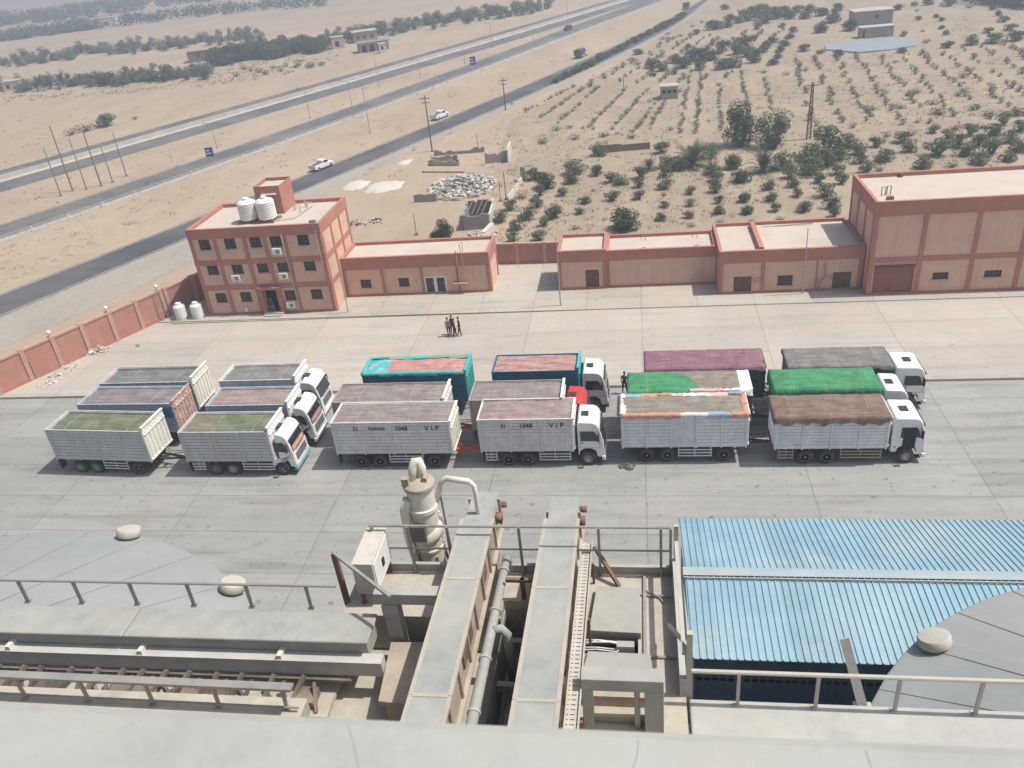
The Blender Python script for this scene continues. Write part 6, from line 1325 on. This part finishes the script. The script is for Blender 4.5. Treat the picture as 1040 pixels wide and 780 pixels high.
m = MB(); m.tube([(-.28,-.25,2.3),(-.40,-.30,2.05),(-.42,-.30,1.4),(-.36,-.32,.9),(-.34,-.3,.3)], [.13,.13,.12,.1,.09], 14); m.build('down_duct', CREAM, t, True)
m = MB()
for k in range(7): m.box(-.28,.10,-.52,-.40,1.42+.055*k,1.455+.055*k)
m.box(-.28,.10,-.50,-.42,1.4,1.8); m.build('cooling_fins', M('fin_grey', (.22,.22,.21), .6, .1, 3, metal=.3), t)
m = MB()
for a in (.6, 2.2, 3.8, 5.4): m.bar((.36*math.cos(a),.36*math.sin(a),.9),(.62*math.cos(a),.62*math.sin(a),-.5),.06,.06)
m.bar((.45,.2,2.3),(.5,.25,-.4),.05,.05); m.build('leg', GST, t)
m = MB(); m.tube([(.30,.05,1.95),(.42,.1,2.2),(.55,.12,2.52),(.7,.12,2.6),(1.28,.12,2.52),(1.38,.12,2.42),(1.40,.12,2.2),(1.40,.1,1.25)], .065, 14); m.build('overhead_duct', CREAM, t, True)
m = MB(); m.box(-.7,1.2,-.62,.75,-.56,-.5); m.build('base_deck', GST, t); m = MB()
for x in (-.6, 1.1):
    for y in (-.5,.65): m.bar((x,y,-.56),(x*.8,-.63,-2.6),.09,.09)
m.build('bracket', GST, t)
# ---------------------------------------------------------------- silos
GALV = M('galvanised_sheet', (.315,.33,.328), .55, .07, .7, metal=.1, spec=.3, dust=.55, dustcol=(.36,.355,.33), grime=.08)
def galv(nm, c): return M(nm, c, .55, .07, .7, metal=.1, spec=.3, dust=.55, dustcol=(.36,.355,.33), grime=.08)
GALV2 = galv('galvanised_dull', (.295,.31,.31)); GALV3 = galv('galvanised_bright', (.335,.35,.345))
def silo(label, c, r_, ze, slope, vents, seed, hoff=0):
    t = thing('grain_silo', label, 'silo', (c[0], c[1], 0)); zt_ = ze + r_*slope; n = 60
    m = MB(); m.lathe([(.45,zt_-.45*slope),(r_*.5,zt_-r_*.5*slope-.01),(r_,ze)], n); m.lathe([(r_,ze),(r_+.03,ze-.02),(r_+.03,ze-.14),(r_-.1,ze-.14)], n); ro = m.build('roof', [GALV, GALV2, GALV3], t); r4 = random.Random(seed); tint = [r4.choice((0,0,1,2)) for _ in range(n//2+1)]
    for k, p in enumerate(ro.data.polygons):
        if k < 2*n: p.material_index = tint[(k % n)//2] if k < n else tint[((k % n)//2*7+3) % (n//2)]
    s = MB()
    for k in range(n//2):
        a = 2*math.pi*(k*2+.5)/n; ca, sa = math.cos(a), math.sin(a); s.bar((.5*ca,.5*sa,zt_-.5*slope+.003),(r_*ca,r_*sa,ze+.003),.04,.012)
    s.build('roof_rib', GALV, t)
    w2 = MB(); prof = []; z = 0
    while z < ze-.16: prof += [(r_-.12, z), (r_-.06, z+.09)]; z += .18
    w2.lathe(prof, n); w2.build('wall', GALV, t, True)
    for (x, y) in vents:
        d = math.hypot(x, y); zz = zt_-d*slope; v_ = MB(); v_.lathe([(.20,-.1),(.20,.07),(.29,.07),(.30,.09),(.30,.23),(.275,.26),(.001,.285)], 20)
        qn = Vector((slope*x/d, slope*y/d, 1)).normalized().to_track_quat('Z', 'Y'); v_.v = [tuple(qn @ Vector(p) + Vector((x, y, zz))) for p in v_.v]
        v_.build('vent_cap', M('vent_beige', (.47,.45,.40), .7, .08, 3, dust=.5), t, True, angle=40)
    l = MB()
    for k in range(9):
        a0 = hoff; u = r_*(.55+.045*k); zz = zt_-u*slope+.06; q = Vector((math.cos(a0), math.sin(a0), 0)); sd2 = Vector((-q.y, q.x, 0)); p = q*u+Vector((0,0,zz)); l.bar(p-sd2*.17, p+sd2*.17, .02, .02)
    for s_ in (-1, 1):
        q = Vector((math.cos(hoff), math.sin(hoff), 0)); sd2 = Vector((-q.y, q.x, 0))*s_*.17; l.bar(q*r_*.52+sd2+Vector((0,0,zt_-r_*.52*slope+.06)), q*r_*.95+sd2+Vector((0,0,zt_-r_*.95*slope+.06)), .02, .02)
    l.build('roof_ladder', GST, t); return t
def vpos(c, px, ze): p = at(px[0], px[1], ze); return (p.x-c[0], p.y-c[1])
cR, cL = (9.86, 7.41), (-14.86, 7.13)
silo('galvanised silo roof with one beige vent cap at the lower right', cR, 6.7, 18.1, .40, [vpos(cR,(951,657),18.25),(-2.0,-5.2),(3,5)], 1, 2.75)
silo('galvanised silo roof with two beige vent caps beyond the left gallery', cL, 8.3, 18.0, .36, [vpos(cL,(130,543),18.15), vpos(cL,(235,597),18.15)], 2, -1.6)
# ---------------------------------------------------------------- blue shed
def bluemat(n, c): return M(n, c, .5, .07, 1.2, spec=.4, dust=.28, dustcol=(.55,.54,.50), grime=.08, dscale=.8)
BLU = bluemat('blue_sheet', (.235,.385,.465))
_n = BLU.node_tree.nodes; _l = BLU.node_tree.links; _b = _n['Principled BSDF']; _s = _b.inputs['Base Color'].links[0].from_socket   # each sheet has faded differently
_tc = _n.new('ShaderNodeTexCoord'); _sx = _n.new('ShaderNodeSeparateXYZ'); _l.new(_tc.outputs['Object'], _sx.inputs[0]); _m = _n.new('ShaderNodeMath'); _m.operation = 'DIVIDE'; _m.inputs[1].default_value = .905; _l.new(_sx.outputs[0], _m.inputs[0])
_f = _n.new('ShaderNodeMath'); _f.operation = 'FLOOR'; _l.new(_m.outputs[0], _f.inputs[0]); _w = _n.new('ShaderNodeTexWhiteNoise'); _w.noise_dimensions = '1D'; _l.new(_f.outputs[0], _w.inputs['W'])
_k = _n.new('ShaderNodeMapRange'); _k.inputs[3].default_value = .93; _k.inputs[4].default_value = 1.06; _l.new(_w.outputs[0], _k.inputs[0]); _h = _n.new('ShaderNodeHueSaturation'); _l.new(_k.outputs[0], _h.inputs['Value']); _l.new(_s, _h.inputs['Color'])
_g = _n.new('ShaderNodeTexNoise'); _g.inputs['Scale'].default_value = .45; _g.inputs['Detail'].default_value = 7; _g.inputs['Roughness'].default_value = .7; _l.new(_tc.outputs['Object'], _g.inputs['Vector']); _q = _n.new('ShaderNodeMapRange'); _q.inputs[1].default_value = .54; _q.inputs[2].default_value = .74; _q.inputs[4].default_value = .8; _l.new(_g.outputs[0], _q.inputs[0])
_d = _n.new('ShaderNodeMix'); _d.data_type = 'RGBA'; _d.inputs[7].default_value = (.46,.45,.41,1); _l.new(_q.outputs[0], _d.inputs[0]); _l.new(_h.outputs[0], _d.inputs[6]); _l.new(_d.outputs[2], _b.inputs['Base Color']); BLD = bluemat('shaded_blue_cladding', (.07,.15,.24))  # cladding is the sheet blue darkened: shade between the buildings put into the colour
t = thing('blue_shed', 'blue corrugated metal shed below the right ledge', 'shed', (0,0,0)); x0, x1, yr, zr, ye, ze, yn, zn = 1.12, 17.0, 17.87, 14.6, 21.5, 13.6, 14.95, 14.42
m = MB(); 
def slope_sheet(m, ya2, za, yb2, zb_, hem=0):
    m.add([(x0,ya2,za),(x1,ya2,za),(x1,yb2,zb_),(x0,yb2,zb_)], [(0,1,2,3)]); m.add([(x0,ya2,za-.03),(x1,ya2,za-.03),(x1,yb2,zb_-.03),(x0,yb2,zb_-.03)], [(3,2,1,0)])
    k = 0; x = x0+.06
    while x < x1:
        a, b = Vector((x, ya2, za)), Vector((x, yb2, zb_)); h_ = Vector((0,0,.034)); w0, w1 = Vector((.026,0,0)), Vector((.014,0,0))
        vs_ = [a-w0, a+w0, a+w1+h_, a-w1+h_, b-w0, b+w0, b+w1+h_, b-w1+h_]; m.add(vs_, [(0,4,7,3),(3,7,6,2),(2,6,5,1),(0,3,2,1),(4,5,6,7)]); x += .181
slope_sheet(m, yn, zn, yr, zr); slope_sheet(m, yr+.0, zr-.002, ye, ze); m.build('roof_sheet', BLU, t)
m = MB(); m.add([(x0-.05,yr-.14,zr+.05),(x1,yr-.14,zr+.05),(x1,yr,zr+.085),(x0-.05,yr,zr+.085),(x1,yr+.22,zr+.02),(x0-.05,yr+.22,zr+.02)], [(0,1,2,3),(3,2,4,5)]); m.build('ridge_cap', M('ridge_blue', (.33,.40,.44), .6, .08, 1.5, dust=.5), t)
m = MB(); m.bar((x0-.05,yr-.24,zr+.05),(x1,yr-.24,zr+.05),.04,.04); m.build('ridge_pipe', GST, t)
m = MB(); x = x0+.1
while x < x1: m.box(x,x+.05,yn+.18,yn+.21,0,zn-.06); x += .2
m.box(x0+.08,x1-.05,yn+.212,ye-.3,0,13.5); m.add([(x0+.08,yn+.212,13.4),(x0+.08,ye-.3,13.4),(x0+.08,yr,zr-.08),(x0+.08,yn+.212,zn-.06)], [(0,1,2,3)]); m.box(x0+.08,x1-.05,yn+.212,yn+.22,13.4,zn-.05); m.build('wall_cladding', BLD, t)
m = MB(); m.box(x0-.06,x0-.004,yn,yr,zn-.15,zn+.06); m.build('verge_trim', M('ridge_blue', (.33,.40,.44)), t)
